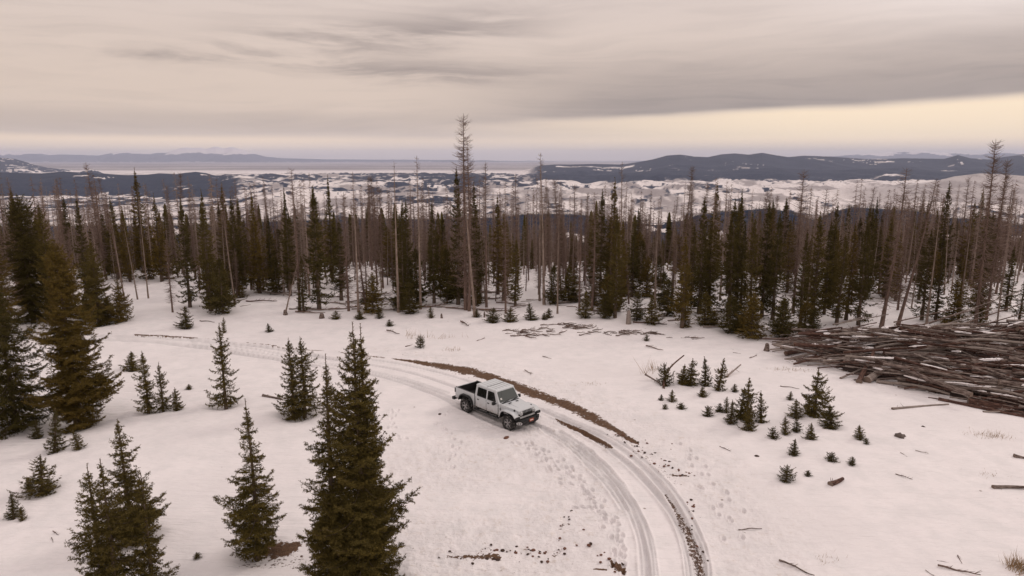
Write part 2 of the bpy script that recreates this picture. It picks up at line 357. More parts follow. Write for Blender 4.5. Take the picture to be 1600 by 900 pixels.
ruts = [
    (FAR_RUT, 0.15, 0.075),
    ([(873, 674), (905, 694), (934, 718), (962, 748), (984, 782), (1000, 815), (1010, 850), (1015, 900), (1014, 980)], 0.13, 0.05),
    ([(850, 672), (880, 690), (905, 711), (925, 732), (945, 752), (963, 775), (976, 795)], 0.16, 0.045),
    ([(540, 556), (588, 563), (646, 573), (700, 586), (760, 606), (820, 631), (853, 644), (903, 667), (940, 684), (973, 704), (1007, 733), (1033, 761), (1057, 793), (1077, 827), (1090, 860), (1097, 900), (1100, 960)], 0.14, 0.06),
    ([(900, 672), (940, 695), (972, 718), (1000, 744), (1024, 770), (1047, 800), (1066, 833), (1080, 870), (1086, 910), (1088, 980)], 0.14, 0.06),
    ([(853, 639), (903, 661), (945, 679), (985, 702), (1020, 732), (1048, 763), (1072, 798), (1091, 836), (1103, 872), (1107, 920)], 0.10, 0.035),
    ([(-100, 520), (60, 526), (169, 530), (245, 534), (310, 542), (379, 553), (436, 562), (493, 572), (569, 584), (607, 592), (665, 612), (714, 634), (735, 645), (765, 658), (792, 669)], 0.15, 0.065),
    ([(300, 538), (379, 548), (436, 557), (493, 567), (569, 580), (620, 592), (680, 612), (720, 630)], 0.12, 0.04),
]
ruts += [([(-100, 514), (60, 521), (169, 525), (226, 527), (276, 529), (341, 535), (417, 543), (474, 553), (531, 563)], 0.24, 0.10), ([(-100, 521), (60, 527), (169, 531), (245, 535), (310, 543), (379, 554), (436, 563), (493, 573)], 0.24, 0.10),
         ([(-100, 516), (60, 523), (169, 527), (230, 530), (300, 534), (379, 543), (450, 556), (520, 569), (580, 580), (640, 594), (700, 614)], 0.11, 0.03),
         ([(870, 660), (910, 678), (950, 702), (985, 728), (1012, 756), (1036, 786), (1056, 820), (1070, 860), (1076, 905)], 0.09, 0.025),
         ([(850, 668), (890, 690), (925, 716), (955, 744), (980, 774), (1000, 806), (1016, 846), (1024, 900)], 0.09, 0.025)]
for k, (p, w_, d_) in enumerate(ruts): stamp_rut(path(p, 0.45), w_, d_, 200 + k * 11)
# bare brown earth
stamp_mask(dirt, path([(612, 560, .10), (646, 565, .30), (684, 571, .50), (745, 583, .62), (790, 598, .60), (817, 608, .60), (853, 622, .58), (880, 630, .52), (897, 638, .50), (920, 651, .50), (943, 663, .38), (963, 672, .24), (980, 684, .24), (997, 693, .08)]))
stamp_mask(dirt, path([(868, 655, .05), (877, 659, .18), (903, 671, .20), (927, 683, .20), (950, 697, .10), (958, 702, .02)]))
for p in ([(425, 541, .05), (445, 544, .10), (470, 546, .12), (505, 548, .05)], [(525, 549, .05), (560, 554, .14), (600, 559, .10)], [(210, 524, .04), (270, 526, .09), (330, 528, .05)], [(380, 535, .04), (410, 538, .10), (440, 541, .04)]):
    stamp_mask(dirt, path(p), add=0.85)
stamp_mask(crumb, path([(960, 680, .25), (1000, 706, .3), (1035, 735, .35), (1060, 755, .25)]), add=0.66)
stamp_mask(crumb, path([(1040, 770, .10), (1058, 800, .18), (1078, 840, .25), (1090, 875, .26), (1100, 915, .22)]), add=0.95)
stamp_mask(crumb, path([(1050, 741, .2), (1075, 743, .1)]), add=1.0)
stamp_mask(crumb, path([(705, 862, .2), (735, 872, .4), (765, 858, .3)]), add=0.66)
stamp_mask(crumb, path([(790, 872, .3), (825, 862, .4), (850, 870, .3)]), add=0.60)
stamp_mask(crumb, path([(866, 868, .15), (872, 858, .3)]), add=0.75)
stamp_mask(crumb, path([(874, 826, .15), (884, 818, .3)]), add=0.75)
stamp_mask(crumb, path([(650, 840, 1.2), (720, 862, 1.9), (800, 872, 2.0), (860, 852, 1.8), (905, 880, 1.2)]), add=0.50)
stamp_mask(crumb, path([(840, 780, .9), (872, 815, 1.3), (885, 850, 1.2)]), add=0.48)
stamp_mask(dirt, path([(956, 877, .12), (966, 886, .22), (974, 892, .1)]))
stamp_mask(dirt, path([(930, 888, .08), (945, 889, .12)]), add=.9)
stamp_mask(dirt, path([(418, 852, .25), (440, 858, .45), (462, 852, .2)]))
stamp_mask(crumb, path([(380, 880, .3), (440, 875, .6), (500, 888, .5)]), add=0.7)
stamp_mask(dirt, path([(700, 868, .1), (745, 870, .12), (765, 868, .2), (780, 872, .12)]), add=0.75)
stamp_mask(rough, path([(640, 740, 2.0), (720, 720, 3.0), (830, 690, 3.0), (900, 760, 1.8), (860, 840, 2.4), (740, 860, 3.0), (640, 860, 2.5)]))
stamp_mask(rough, path([(560, 545, .8), (700, 560, 1.2), (850, 600, 1.6), (1000, 670, 2.2), (1120, 760, 2.0), (1180, 900, 2.0)]), add=0.8)
# bumpy trampled snow, footprints
rng = np.random.default_rng(7)
m = rough > 0.01
GZ[m] += rough[m] * ((fbm(GX[m] / 0.35, GY[m] / 0.35, 301, 3) - 0.5) * 0.11)
GZ += (fbm(GX / 1.1, GY / 0.8, 305, 3) - 0.5) * 0.05 * (YY < 90)
crumbm = crumb > 0.05
GZ[crumbm] -= 0.04 * crumb[crumbm]
def footprints(pts, n, jit):
    P = path(pts, 0.3); tot = len(P)
    for k in range(n):
        i = int((k + rng.random() * .5) / n * (tot - 1)); j = min(i + 1, tot - 1)
        d = P[j, :2] - P[i, :2]; L = np.linalg.norm(d) + 1e-6; d = d / L
        side = (1 if k % 2 else -1) * 0.13
        cx = P[i, 0] - d[1] * side + rng.normal(0, jit); cyy = P[i, 1] + d[0] * side + rng.normal(0, jit)
        j0 = np.searchsorted(y_axis, cyy - .4); j1 = np.searchsorted(y_axis, cyy + .4)
        i0 = np.searchsorted(u_axis, cx / cyy - .4 / cyy); i1 = np.searchsorted(u_axis, cx / cyy + .4 / cyy)
        X = GX[j0:j1, i0:i1] - cx; Yv = GY[j0:j1, i0:i1] - cyy
        a = X * d[0] + Yv * d[1]; b = -X * d[1] + Yv * d[0]
        e = np.sqrt((a / 0.17) ** 2 + (b / 0.08) ** 2)
        GZ[j0:j1, i0:i1] += -0.085 * (1 - sstep(0.6, 1.15, e)) + 0.025 * np.exp(-((e - 1.5) / 0.35) ** 2)
footprints([(800, 690), (840, 700), (870, 715), (890, 735), (915, 765), (935, 795), (955, 830), (965, 870)], 34, .1)
footprints([(822, 690), (850, 715), (880, 745), (900, 760), (925, 775), (930, 785)], 26, .18)
footprints([(900, 790), (930, 800), (955, 812), (975, 840), (960, 900)], 20, .15)
footprints([(700, 640), (690, 665), (720, 700), (700, 740)], 16, .2)
footprints([(1070, 700), (1100, 740), (1130, 790), (1140, 850)], 22, .3)
footprints([(620, 640), (610, 665), (640, 690)], 12, .2)

# hollows melted and drifted round the stems
WELL = [(w_[0], w_[1], w_[3] * .8) for w_ in sap_list + low_list] + [(570, 935, 60), (402, 868, 34), (205, 845, 34), (120, 664, 60), (22, 668, 60), (353, 634, 24), (467, 648, 34), (232, 645, 18), (255, 642, 15), (276, 640, 12), (162, 935, 34), (240, 925, 34), (52, 500, 30), (155, 505, 26)]
for (wx, wy, hw_) in WELL:
    p = at(wx, wy); r_ = max(.22, hw_ * p.y / FPX)
    j0 = np.searchsorted(y_axis, p.y - 3.5 * r_); j1 = np.searchsorted(y_axis, p.y + 3.5 * r_); i0 = np.searchsorted(u_axis, (p.x - 3.5 * r_) / p.y); i1 = np.searchsorted(u_axis, (p.x + 3.5 * r_) / p.y)
    e = np.hypot(GX[j0:j1, i0:i1] - p.x, GY[j0:j1, i0:i1] - p.y) / r_; th_ = np.arctan2(GY[j0:j1, i0:i1] - p.y, GX[j0:j1, i0:i1] - p.x)
    GZ[j0:j1, i0:i1] += min(r_, 1.2) * (-.24 * np.exp(-(e / .8) ** 2) + .07 * np.exp(-((e - 1.6) / .6) ** 2) * (1 + .6 * np.cos(th_ - 2.6)))
# ------------------------------------------------------------------ materials
MATS = {}
def mat(name, col=(.5, .5, .5), rough=0.8, metal=0.0, spec=0.3):
    m = bpy.data.materials.new(name); m.use_nodes = True
    b = m.node_tree.nodes['Principled BSDF']; b.inputs['Base Color'].default_value = (*col, 1)
    b.inputs['Roughness'].default_value = rough; b.inputs['Metallic'].default_value = metal
    b.inputs['Specular IOR Level'].default_value = spec
    MATS[name] = m; return m
def nt(m): t = NT(m.node_tree); return t, m.node_tree.nodes['Principled BSDF']
def attr(t, name): n = t.node('ShaderNodeAttribute', attribute_name=name); return n.outputs['Fac']
def bump(t, b, h, strength, dist=0.05):
    n = t.node('ShaderNodeBump'); n.inputs['Strength'].default_value = strength; n.inputs['Distance'].default_value = dist
    t.l.new(h, n.inputs['Height']); t.l.new(n.outputs[0], b.inputs['Normal'])

SNOW = (0.80, 0.75, 0.755)
def make_snow_ground():
    m = mat('snow_ground', rough=0.75, spec=0.25); t, b = nt(m)
    P = t.node('ShaderNodeTexCoord').outputs['Object']
    d, cr, ru, ro = attr(t, 'dirt'), attr(t, 'crumb'), attr(t, 'rut'), attr(t, 'rough')
    n1 = t.noise(P, 0.9, 6, 0.65); n2 = t.noise(P, 7.0, 5, 0.7); n3 = t.noise(P, 2.6, 4, 0.6); n4 = t.noise(P, 22.0, 2, 0.6)
    snow = t.mix(t.ramp(n1, 0.35, 0.7), SNOW, (0.72, 0.685, 0.69))
    snow = t.mix(t.ramp(t.noise(P, 0.13, 3, 0.5), 0.45, 0.75), snow, (0.74, 0.695, 0.70))
    snow = t.mix(t.m('MULTIPLY', ru, 0.55), snow, (0.60, 0.575, 0.58))
    # dry grass showing faintly through thin snow
    thin = t.m('MULTIPLY', t.m('MULTIPLY', ro, t.ramp(n3, 0.50, 0.72)), t.ramp(n2, 0.42, 0.62))
    snow = t.mix(t.m('MULTIPLY', thin, 0.45), snow, (0.48, 0.38, 0.29))
    # sparse dark litter (needles, bits of bark) everywhere
    vor = t.node('ShaderNodeTexVoronoi'); t.l.new(P, vor.inputs['Vector']); vor.inputs['Scale'].default_value = 0.9
    vr = t.node('ShaderNodeSeparateColor'); t.l.new(vor.outputs['Color'], vr.inputs[0])
    litter = t.m('MULTIPLY', t.ramp(vor.outputs['Distance'], 0.07, 0.03), t.m('GREATER_THAN', vr.outputs[0], 0.80))
    earth = t.mix(t.ramp(n2, 0.3, 0.7), (0.082, 0.042, 0.022), (0.155, 0.085, 0.048))
    earth = t.mix(t.ramp(n4, 0.55, 0.8), earth, (0.05, 0.026, 0.018))
    dmask = t.ramp(t.m('ADD', d, t.m('MULTIPLY', t.m('SUBTRACT', t.m('ADD', t.m('MULTIPLY', n2, .7), t.m('MULTIPLY', n3, .3)), 0.5), 3.4)), 0.52, 0.64)
    dmask = t.m('MULTIPLY', dmask, t.m('GREATER_THAN', d, 0.02))
    cmask = t.ramp(t.m('ADD', t.m('MULTIPLY', cr, 0.42), t.m('ADD', t.m('MULTIPLY', n2, 0.75), t.m('MULTIPLY', n4, 0.3))), 0.86, 0.91)
    cmask = t.m('MULTIPLY', cmask, t.m('GREATER_THAN', cr, 0.05))
    col = t.mix(dmask, snow, earth)
    col = t.mix(cmask, col, t.mix(n3, (0.05, 0.03, 0.022), (0.14, 0.075, 0.045)))
    col = t.mix(t.m('MULTIPLY', litter, 0.75), col, (0.16, 0.11, 0.08))
    t.l.new(col, b.inputs['Base Color'])
    wind = t.noise(t.mapping(P, (0.5, 3.0, 1), (0, 0, R(28))), 1.3, 4, 0.6)
    h = t.m('ADD', t.m('MULTIPLY', n2, t.m('MULTIPLY_ADD', ro, 0.9, 0.12)), t.m('MULTIPLY', wind, 1.7))
    h = t.m('ADD', h, t.m('MULTIPLY', dmask, -0.6))
    h = t.m('ADD', h, t.m('MULTIPLY', n4, t.m('MULTIPLY_ADD', dmask, 0.9, 0.10)))
    bump(t, b, h, 0.85, 0.075)
    return m
M_ground = make_snow_ground()

def grid_faces(nr, nc):
    i = np.arange(nr * nc).reshape(nr, nc)
    return np.stack([i[:-1, :-1].ravel(), i[:-1, 1:].ravel(), i[1:, 1:].ravel(), i[1:, :-1].ravel()], 1)
nr, nc = GX.shape
V = np.stack([GX.ravel(), GY.ravel(), GZ.ravel()], 1); F = grid_faces(nr, nc)
n0 = len(V)
# the clearing goes on behind and beside the viewpoint
Bx = np.array([-300, -60, -6.4, 6.4, 60, 300.]); By = np.array([-250, -60, 4.0])
bx, by = np.meshgrid(Bx, By); bz = np.zeros_like(bx) - 0.02; bz[-1, 2] = GZ[0, 0]; bz[-1, 3] = GZ[0, -1]
V2 = np.stack([bx.ravel(), by.ravel(), bz.ravel()], 1); F2 = grid_faces(3, 6) + n0
V3 = np.array([[-300, 4, -.02], [-6.4, 4, GZ[0, 0]], [-1.6 * 187.5, 187.5, -6], [300, 4, -.02], [6.4, 4, GZ[0, -1]], [300, 187.5, -12]]) ; k = n0 + len(V2)
F3 = np.array([[k, k + 1, k + 2], [k + 3, k + 5, k + 4]])
z0 = np.zeros(len(V2) + len(V3))
me = mesh_np('ground', np.vstack([V, V2, V3]), [F, F2, F3], [M_ground], smooth=True,
             attrs={k_: np.concatenate([a.ravel(), z0]) for k_, a in dict(dirt=dirt, crumb=crumb, rut=rut, rough=rough).items()})
tag(link('ground', me), kind='structure')

# ---- far terrain
u2 = np.linspace(-1.25, 1.25, 1500)
def rows2():
    y = 385.; o = []
    while y < 125000: o.append(y); y *= 1.0078
    return np.array(o)
y2 = rows2()
U2, Y2 = np.meshgrid(u2, y2); X2 = U2 * Y2
Z2 = ground_far(X2, Y2); Z2[0] -= 6; Z2[1:6] -= 1.0
def forest_mask(x, y, z):
    u = x / y
    n = fbm(x / 700, y / 800, 71, 5, 0.6); n2 = fbm(x / 170, y / 200, 72, 4, 0.6); nn = 0.5 * n + 0.5 * n2 + 0.07 * (fbm(x / 1500, y / 1500, 15, 3, .55) - .5)
    f = np.zeros_like(x)
    # near woods just below the viewpoint keep snowy floors, their trees are modelled
    near = sstep(1000, 1500, y) * (1 - sstep(3600, 4200, y))
    clearing = sstep(0.60, 0.66, u) * sstep(1180, 1260, y) * (1 - sstep(1560, 1640, y)) * (1 - 0)
    f = np.maximum(f, near * (nn > 0.34) * (1 - (clearing > 0.5)) * 0.95)
    mid = sstep(3900, 4100, y) * (1 - sstep(16000, 17500, y))
    thr = 0.535 + 0.035 * sstep(-0.1, 0.25, u) - 0.10 * sstep(9500, 12500, y)
    thr = thr + 0.05 * sstep(-0.02, .08, u) * (1 - sstep(.42, .5, u)) * (1 - sstep(9500, 12500, y))
    f = np.maximum(f, mid * .74 * sstep(thr - .03, thr + 0.07, nn))
    ln = np.abs(fbm(x / 800, y / 800, 78, 4, .5) - .5); f = np.maximum(f, .62 * mid * (1 - sstep(0.006, 0.022, ln)))
    mesa = sstep(0.44, 0.52, u) * sstep(5200, 6200, y) * (1 - sstep(9000, 9800, y))
    f = f * (1 - mesa * 0.97)
    # long dark ridge on the left, mountain on the right
    left = (1 - sstep(-0.41, -0.38, u + .05 * (n2 - .5))) * sstep(-447, -432, z + 30 * (n2 - .5)) * sstep(7000, 7600, y) * (1 - sstep(12200, 13500, y))
    f = np.maximum(f, left * sstep(0.29, 0.34, nn))
    d0 = sstep(0.0, 0.06, u) * sstep(10600, 12400, y + 2500 * (n - .5) * 2) * (1 - sstep(27000, 29000, y))
    thr2 = 0.60 - 0.17 * sstep(-380, -120, z)
    f = np.maximum(f, d0 * (1 - sstep(0.635, 0.68, 0.5 * nn + 0.5 * fbm(x / 1500, y / 900, 75, 3) + 0.02 * (1 - sstep(-400, -200, z)))))
    lb = (1 - sstep(-0.55, -0.5, u)) * sstep(15000, 17000, y) * (1 - sstep(29000, 31000, y)) * sstep(-432, -400, z)
    f = np.maximum(f, lb * sstep(0.38, 0.42, nn))
    fr = sstep(65000, 67000, y) * sstep(-440, -380, z)
    f = np.maximum(f, fr * (1 - sstep(380, 640, z + (fbm(x / 1500, y / 2500, 77, 4) - .5) * 900)))
    return np.clip(f, 0, 1)
fo = forest_mask(X2, Y2, Z2)
sage = sstep(23000, 30000, Y2) * (Z2 < -400) * (0.97 - 0.30 * sstep(0.52, 0.60, fbm(X2 / 9000, Y2 / 2600, 81, 5, 0.55)))
n5 = fbm(X2 / 330, Y2 / 900, 82, 5, 0.6)
sage = np.maximum(sage, sstep(3900, 4500, Y2) * (1 - sstep(17000, 26000, Y2)) * sstep(0.47, 0.60, n5) * 0.75)
mesa_m = sstep(0.44, 0.52, U2) * sstep(5200, 6200, Y2) * (1 - sstep(9000, 9800, Y2))
sage = np.maximum(sage, mesa_m * 0.55 * sstep(0.4, 0.55, fbm(X2 / 1400, Y2 / 2400, 83, 4)))
def make_far():
    m = mat('far_land', rough=0.95, spec=0.05); t, b = nt(m)
    P = t.node('ShaderNodeTexCoord').outputs['Object']
    f, s = attr(t, 'forest'), attr(t, 'sage')
    nb = t.noise(P, 0.011, 5, 0.7); ns = t.noise(P, 0.035, 3, 0.7)
    snow = t.mix(t.ramp(ns, 0.45, 0.75), (0.74, 0.68, 0.67), (0.56, 0.49, 0.47))
    col = t.mix(s, snow, t.mix(nb, (0.155, 0.135, 0.14), (0.27, 0.23, 0.225)))
    dark = t.mix(t.ramp(ns, 0.50, 0.72), (0.016, 0.024, 0.048), (0.060, 0.066, 0.095))  # woodland colour carries some of the blue of distant haze, painted in
    col = t.mix(t.ramp(t.m('ADD', f, t.m('MULTIPLY', t.m('SUBTRACT', t.m('ADD', t.m('MULTIPLY', nb, .6), t.m('MULTIPLY', ns, .4)), 0.5), 1.6)), 0.28, 0.70), col, dark)
    t.l.new(col, b.inputs['Base Color']); return m
M_far = make_far()
V = np.stack([X2.ravel(), Y2.ravel(), Z2.ravel()], 1)
me = mesh_np('hills', V, grid_faces(*X2.shape), [M_far], smooth=True, attrs=dict(forest=fo.ravel(), sage=sage.ravel()))
tag(link('hills', me), kind='structure')
del V, F

# ------------------------------------------------------------------ trees
def make_needles(name, c1, c2, c3):
    m = mat(name, rough=0.85, spec=0.04); t, b = nt(m)
    v = attr(t, 'tint'); oi = t.node('ShaderNodeObjectInfo').outputs['Random']
    col = t.mix(v, c1, c2)
    col = t.mix(t.m('MULTIPLY', oi, 0.6), col, c3)
    t.l.new(col, b.inputs['Base Color']); return m
M_ndl = make_needles('spruce_needles', (0.058, 0.046, 0.015), (0.160, 0.120, 0.034), (0.080, 0.061, 0.021))
M_ndl_dark = make_needles('dark_spruce_needles', (0.038, 0.033, 0.013), (0.105, 0.085, 0.026), (0.082, 0.062, 0.022))
M_ndl_gold = make_needles('golden_spruce_needles', (0.066, 0.047, 0.014), (0.175, 0.120, 0.032), (0.12, 0.084, 0.025))
def make_bark(name, a, bcol, sc_=(6, 6, 1.2)):
    m = mat(name, rough=0.9, spec=0.1); t, b = nt(m)
    P = t.node('ShaderNodeTexCoord').outputs['Object']; n = t.noise(t.mapping(P, sc_), 2.0, 5, 0.65)
    oi = t.node('ShaderNodeObjectInfo').outputs['Random']
    c = t.mix(t.ramp(n, 0.35, 0.65), a, bcol)
    c = t.mix(t.m('MULTIPLY', oi, 0.35), c, tuple(0.62 * x for x in a))
    t.l.new(c, b.inputs['Base Color']); bump(t, b, n, 0.6, 0.03); return m
M_bark = make_bark('spruce_bark', (0.155, 0.115, 0.088), (0.085, 0.06, 0.046))
M_dead = make_bark('weathered_bark', (0.215, 0.150, 0.124), (0.125, 0.084, 0.069))
M_pale = make_bark('pinkish_dead_bark', (0.31, 0.235, 0.20), (0.19, 0.14, 0.12))
M_grey = make_bark('bleached_wood', (0.30, 0.235, 0.20), (0.17, 0.125, 0.10))
M_logb = make_bark('log_bark', (0.27, 0.215, 0.19), (0.05, 0.030, 0.025), (1.6, 7, 7))
M_logr = make_bark('log_bark_reddish', (0.15, 0.085, 0.066), (0.04, 0.022, 0.019), (1.6, 7, 7))
M_logg = make_bark('log_bare_grey', (0.33, 0.28, 0.25), (0.19, 0.15, 0.135), (1.2, 6, 6))
M_cut = mat('cut_wood', (0.17, 0.125, 0.10), 0.9)
M_snowcap = mat('snow_cap', SNOW, 0.8, spec=0.2)

def nrm(a): return a / np.maximum(np.linalg.norm(a, axis=-1, keepdims=True), 1e-9)
def perp(d, rg):
    r = rg.normal(size=d.shape); r = r - (r * d).sum(-1, keepdims=True) * d; return nrm(r)
def tubes(P0, P1, r0, r1, k=3):
    """k-sided tubes between point arrays"""
    n = len(P0)
    d = nrm(P1 - P0); ref = np.where(np.abs(d[:, 2:3]) > 0.9, [[1., 0, 0]], [[0., 0, 1.]])
    a = nrm(np.cross(d, ref)); b = np.cross(d, a)
    th = np.arange(k) * 2 * math.pi / k
    ring = np.cos(th)[None, :, None] * a[:, None] + np.sin(th)[None, :, None] * b[:, None]
    V = np.concatenate([P0[:, None] + ring * np.reshape(r0, (-1, 1, 1)), P1[:, None] + ring * np.reshape(r1, (-1, 1, 1))], 1).reshape(-1, 3)
    base = np.arange(n)[:, None] * 2 * k; i = np.arange(k); j = (i + 1) % k
    F = np.stack([base + i, base + j, base + k + j, base + k + i], -1).reshape(-1, 4)
    return V, F
def trunk_np(H, r, rg, bend=0.0, sides=9, seg=14, zb=-0.3, lean=(0, 0)):
    z = np.concatenate([[zb], np.linspace(0, 1, seg) ** 0.9 * H])
    t = np.clip(z / H, 0, 1)
    rad = r * (1 - t) ** 1.0 + 0.008 + r * 0.25 * np.exp(-np.maximum(z, 0) / 0.2)
    px_ = bend * np.sin(t * 3.1) + lean[0] * z; py_ = bend * 0.6 * np.sin(t * 4.7 + 1) + lean[1] * z
    th = np.arange(sides) * 2 * math.pi / sides
    V = np.stack([px_[:, None] + rad[:, None] * np.cos(th), py_[:, None] + rad[:, None] * np.sin(th), np.repeat(z[:, None], sides, 1)], -1)
    F = []
    n = len(z); idx = np.arange(n * sides).reshape(n, sides)
    F = np.stack([idx[:-1], np.roll(idx[:-1], -1, 1), np.roll(idx[1:], -1, 1), idx[1:]], -1).reshape(-1, 4)
    return V.reshape(-1, 3), F, (lambda zz: (bend * np.sin(np.clip(zz / H, 0, 1) * 3.1) + lean[0] * zz, bend * 0.6 * np.sin(np.clip(zz / H, 0, 1) * 4.7 + 1) + lean[1] * zz))
def tufts(A, B, step, nl, nw, per, rg, fwd=0.7):
    """needle triangles round the segments A-B"""
    L = np.linalg.norm(B - A, axis=1); n = np.maximum(1, np.ceil(L / step * per)).astype(int)
    idx = np.repeat(np.arange(len(A)), n); t = rg.random(len(idx)) * 1.02
    base = A[idx] + (B - A)[idx] * t[:, None]; ax = nrm((B - A)[idx])
    d = nrm(ax * fwd + perp(ax, rg) * (1.0))
    side = nrm(np.cross(d, perp(d, rg))) * (nw * (0.7 + 0.6 * rg.random((len(idx), 1)))) / 2
    tip = base + d * (nl * (0.65 + 0.7 * rg.random((len(idx), 1))))
    V = np.stack([base - side, base + side, tip], 1).reshape(-1, 3)
    return V, np.arange(len(V)).reshape(-1, 3), idx
def spruce(H, Rm, seed, lod, z0=0.04, narrow=1.0, gaps=0.12, needle=None, bark=None, two_top=False, spacing=None, thin=0.0, lopside=0.15, tr=None):
    """conifer with whorled boughs; returns (trunk mesh, crown mesh)"""
    rg = np.random.default_rng(seed)
    needle = needle or M_ndl; bark = bark or M_bark
    tr = tr or (0.0135 * H + 0.015)
    tV, tF, ctr = trunk_np(H, tr, rg, bend=0.02 * H * (rg.random() - .3), sides=9 if lod < 2 else 6, seg=14 if lod < 2 else 7)
    sp = spacing or (0.26 if H > 5 else 0.05 * H + 0.03)
    zs = []
    z = z0 * H; ldr = 0.028 * H + 0.05; Ht = H - ldr
    while z < Ht - 0.01 * H: zs.append(z); z += sp * (0.7 + 0.6 * rg.random()) * (1.0 if z < H * .8 else .7)
    wz = []; wa = []; wl = []
    lop = rg.random() * 6.28
    for z in zs:
        t = (z - z0 * H) / (Ht - z0 * H); wf_ = rg.uniform(.72, 1.12) if lod < 2 else rg.uniform(.5, 1.15)
        n = (6 if lod < 2 else 5) if t < 0.9 else 4
        a0 = rg.random() * 6.28
        for i in range(n):
            a = a0 + i * 6.283 / n + rg.normal(0, .25)
            if rg.random() < gaps + thin * (1 - t): continue
            d_ = 1 - t; prof = (1.7 * d_ - .7 * d_ * d_) ** (1 / narrow) * min(1.0, 0.62 + 3.2 * t) * wf_
            l = Rm * prof * (0.66 + 0.42 * rg.random()) * (1 + lopside * math.cos(a - lop)) * (1 + 0.18 * math.sin(z * 2.1 + seed)) + 0.03 * min(1, H / 4)
            wz.append(z + rg.normal(0, sp * .25)); wa.append(a); wl.append(l)
    wz = np.array(wz); wa = np.array(wa); wl = np.array(wl); nb = len(wz)
    t = np.clip((wz / H - z0) / (1 - z0), 0, 1)
    pitch = np.interp(t, [0, .35, .75, 1], [-0.32, -0.12, 0.25, 0.95]) + rg.normal(0, .10, nb)
    K = 6 if lod < 2 else 4
    s = np.linspace(0, 1, K + 1)
    cx, cyy = ctr(wz)
    hx = np.cos(wa); hy = np.sin(wa)
    curve = rg.normal(0, .12, nb)
    hor = wl[:, None] * s * np.cos(pitch)[:, None]
    ver = wl[:, None] * (np.sin(pitch)[:, None] * s - 0.16 * np.sin(s * 2.6) + 0.26 * s ** 3 * (t[:, None] < .95))
    P = np.stack([cx[:, None] + hor * hx[:, None] - (curve[:, None] * hor * s) * hy[:, None],
                  cyy[:, None] + hor * hy[:, None] + (curve[:, None] * hor * s) * hx[:, None], wz[:, None] + ver], -1)
    # side twigs
    tw = 0.085 if lod == 0 else (0.11 if lod == 1 else 0.24)
    if H < 4: tw *= 0.45 + 0.13 * H
    m_ = np.maximum(2, (wl / tw)).astype(int)
    bi = np.repeat(np.arange(nb), m_ * 2)
    q = rg.random(len(bi)) * 0.9 + 0.08; side = np.where(np.arange(len(bi)) % 2, 1., -1.)
    f = q * K; i0 = np.minimum(f.astype(int), K - 1); fr = (f - i0)[:, None]
    A = P[bi, i0] * (1 - fr) + P[bi, i0 + 1] * fr; tan = nrm(P[bi, i0 + 1] - P[bi, i0])
    lat = nrm(np.cross(tan, [[0, 0, 1.]])) * side[:, None]
    ang = (0.95 + rg.normal(0, .15, len(bi)))[:, None]
    D = nrm(tan * np.cos(ang) + lat * np.sin(ang) + np.array([[0, 0, 1.]]) * rg.normal(-0.10, .16, len(bi))[:, None])
    tl = np.minimum(0.42 * wl[bi] * (1.02 - q) + 0.05 * min(1.5, max(H, 1) / 4) * np.minimum(1, wl[bi] * 3), 0.62) * (0.7 + 0.5 * rg.random(len(bi)))
    B = A + D * tl[:, None]; B[:, 2] -= 0.06 * tl
    segA = [P[:, i] for i in range(1, K)] + [A]; segB = [P[:, i + 1] for i in range(1, K)] + [B]
    owner = [np.arange(nb)] * (K - 1) + [bi]
    if lod == 0:
        ns_ = np.maximum(1, (tl / 0.075)).astype(int)
        ti = np.repeat(np.arange(len(A)), ns_); q2 = rg.random(len(ti)) * .85 + .1; sd = np.where(rg.random(len(ti)) < .5, 1., -1.)
        A2 = A[ti] + (B - A)[ti] * q2[:, None]; D2t = D[ti]
        lat2 = nrm(np.cross(D2t, [[0, 0, 1.]])) * sd[:, None]
        D2 = nrm(D2t * 0.72 + lat2 * 0.68 + np.array([[0, 0, 1.]]) * rg.normal(-0.05, .2, len(ti))[:, None])
        B2 = A2 + D2 * ((0.32 * tl[ti] * (1 - q2) + 0.06) * (0.7 + .6 * rg.random(len(ti))))[:, None]
        segA.append(A2); segB.append(B2); owner.append(bi[ti])
    # short inner twigs that hide the stem
    ni = int(60 * H if lod < 2 else 14 * H); iz = Ht * (z0 + (0.97 - z0) * rg.random(ni) ** .8); ia = rg.random(ni) * 6.283; ic = ctr(iz)
    il = (0.025 + 0.30 * Rm * (1 - iz / H)) * (.4 + .7 * rg.random(ni)) * min(1, .4 + H / 6)
    IA = np.stack([ic[0], ic[1], iz], 1); IB = IA + np.stack([np.cos(ia) * il, np.sin(ia) * il, il * rg.normal(.15, .3, ni)], 1)
    segA.append(IA); segB.append(IB); owner.append(rg.integers(0, nb, ni))
    # leader
    cz = np.linspace(Ht * 0.97, H * 1.0, 4); lx, ly = ctr(cz)
    LP = np.stack([lx, ly, cz], 1); segA.append(LP[:-1]); segB.append(LP[1:]); owner.append(np.zeros(3, int))
    SA = np.concatenate(segA); SB = np.concatenate(segB); own = np.concatenate(owner)
    small = min(1.0, 0.45 + H / 7)
    if lod == 0: V, F, ix = tufts(SA, SB, 0.034, 0.058, 0.020, 2.5, rg)
    elif lod == 1: V, F, ix = tufts(SA, SB, 0.045 * small, 0.080 * small, 0.027 * small, 2.7, rg)
    else: V, F, ix = tufts(SA, SB, 0.11, 0.17, 0.065, 2.3, rg, fwd=1.1)
    bt = rg.random(nb); tint_b = np.clip(0.25 + 0.5 * bt, 0, 1)
    tri_t = np.clip(tint_b[own[ix]] + rg.normal(0, .16, len(ix)), 0, 1)
    tint = np.repeat(tri_t, 3)
    # woody boughs
    wA = P[:, :-1].reshape(-1, 3); wB = P[:, 1:].reshape(-1, 3)
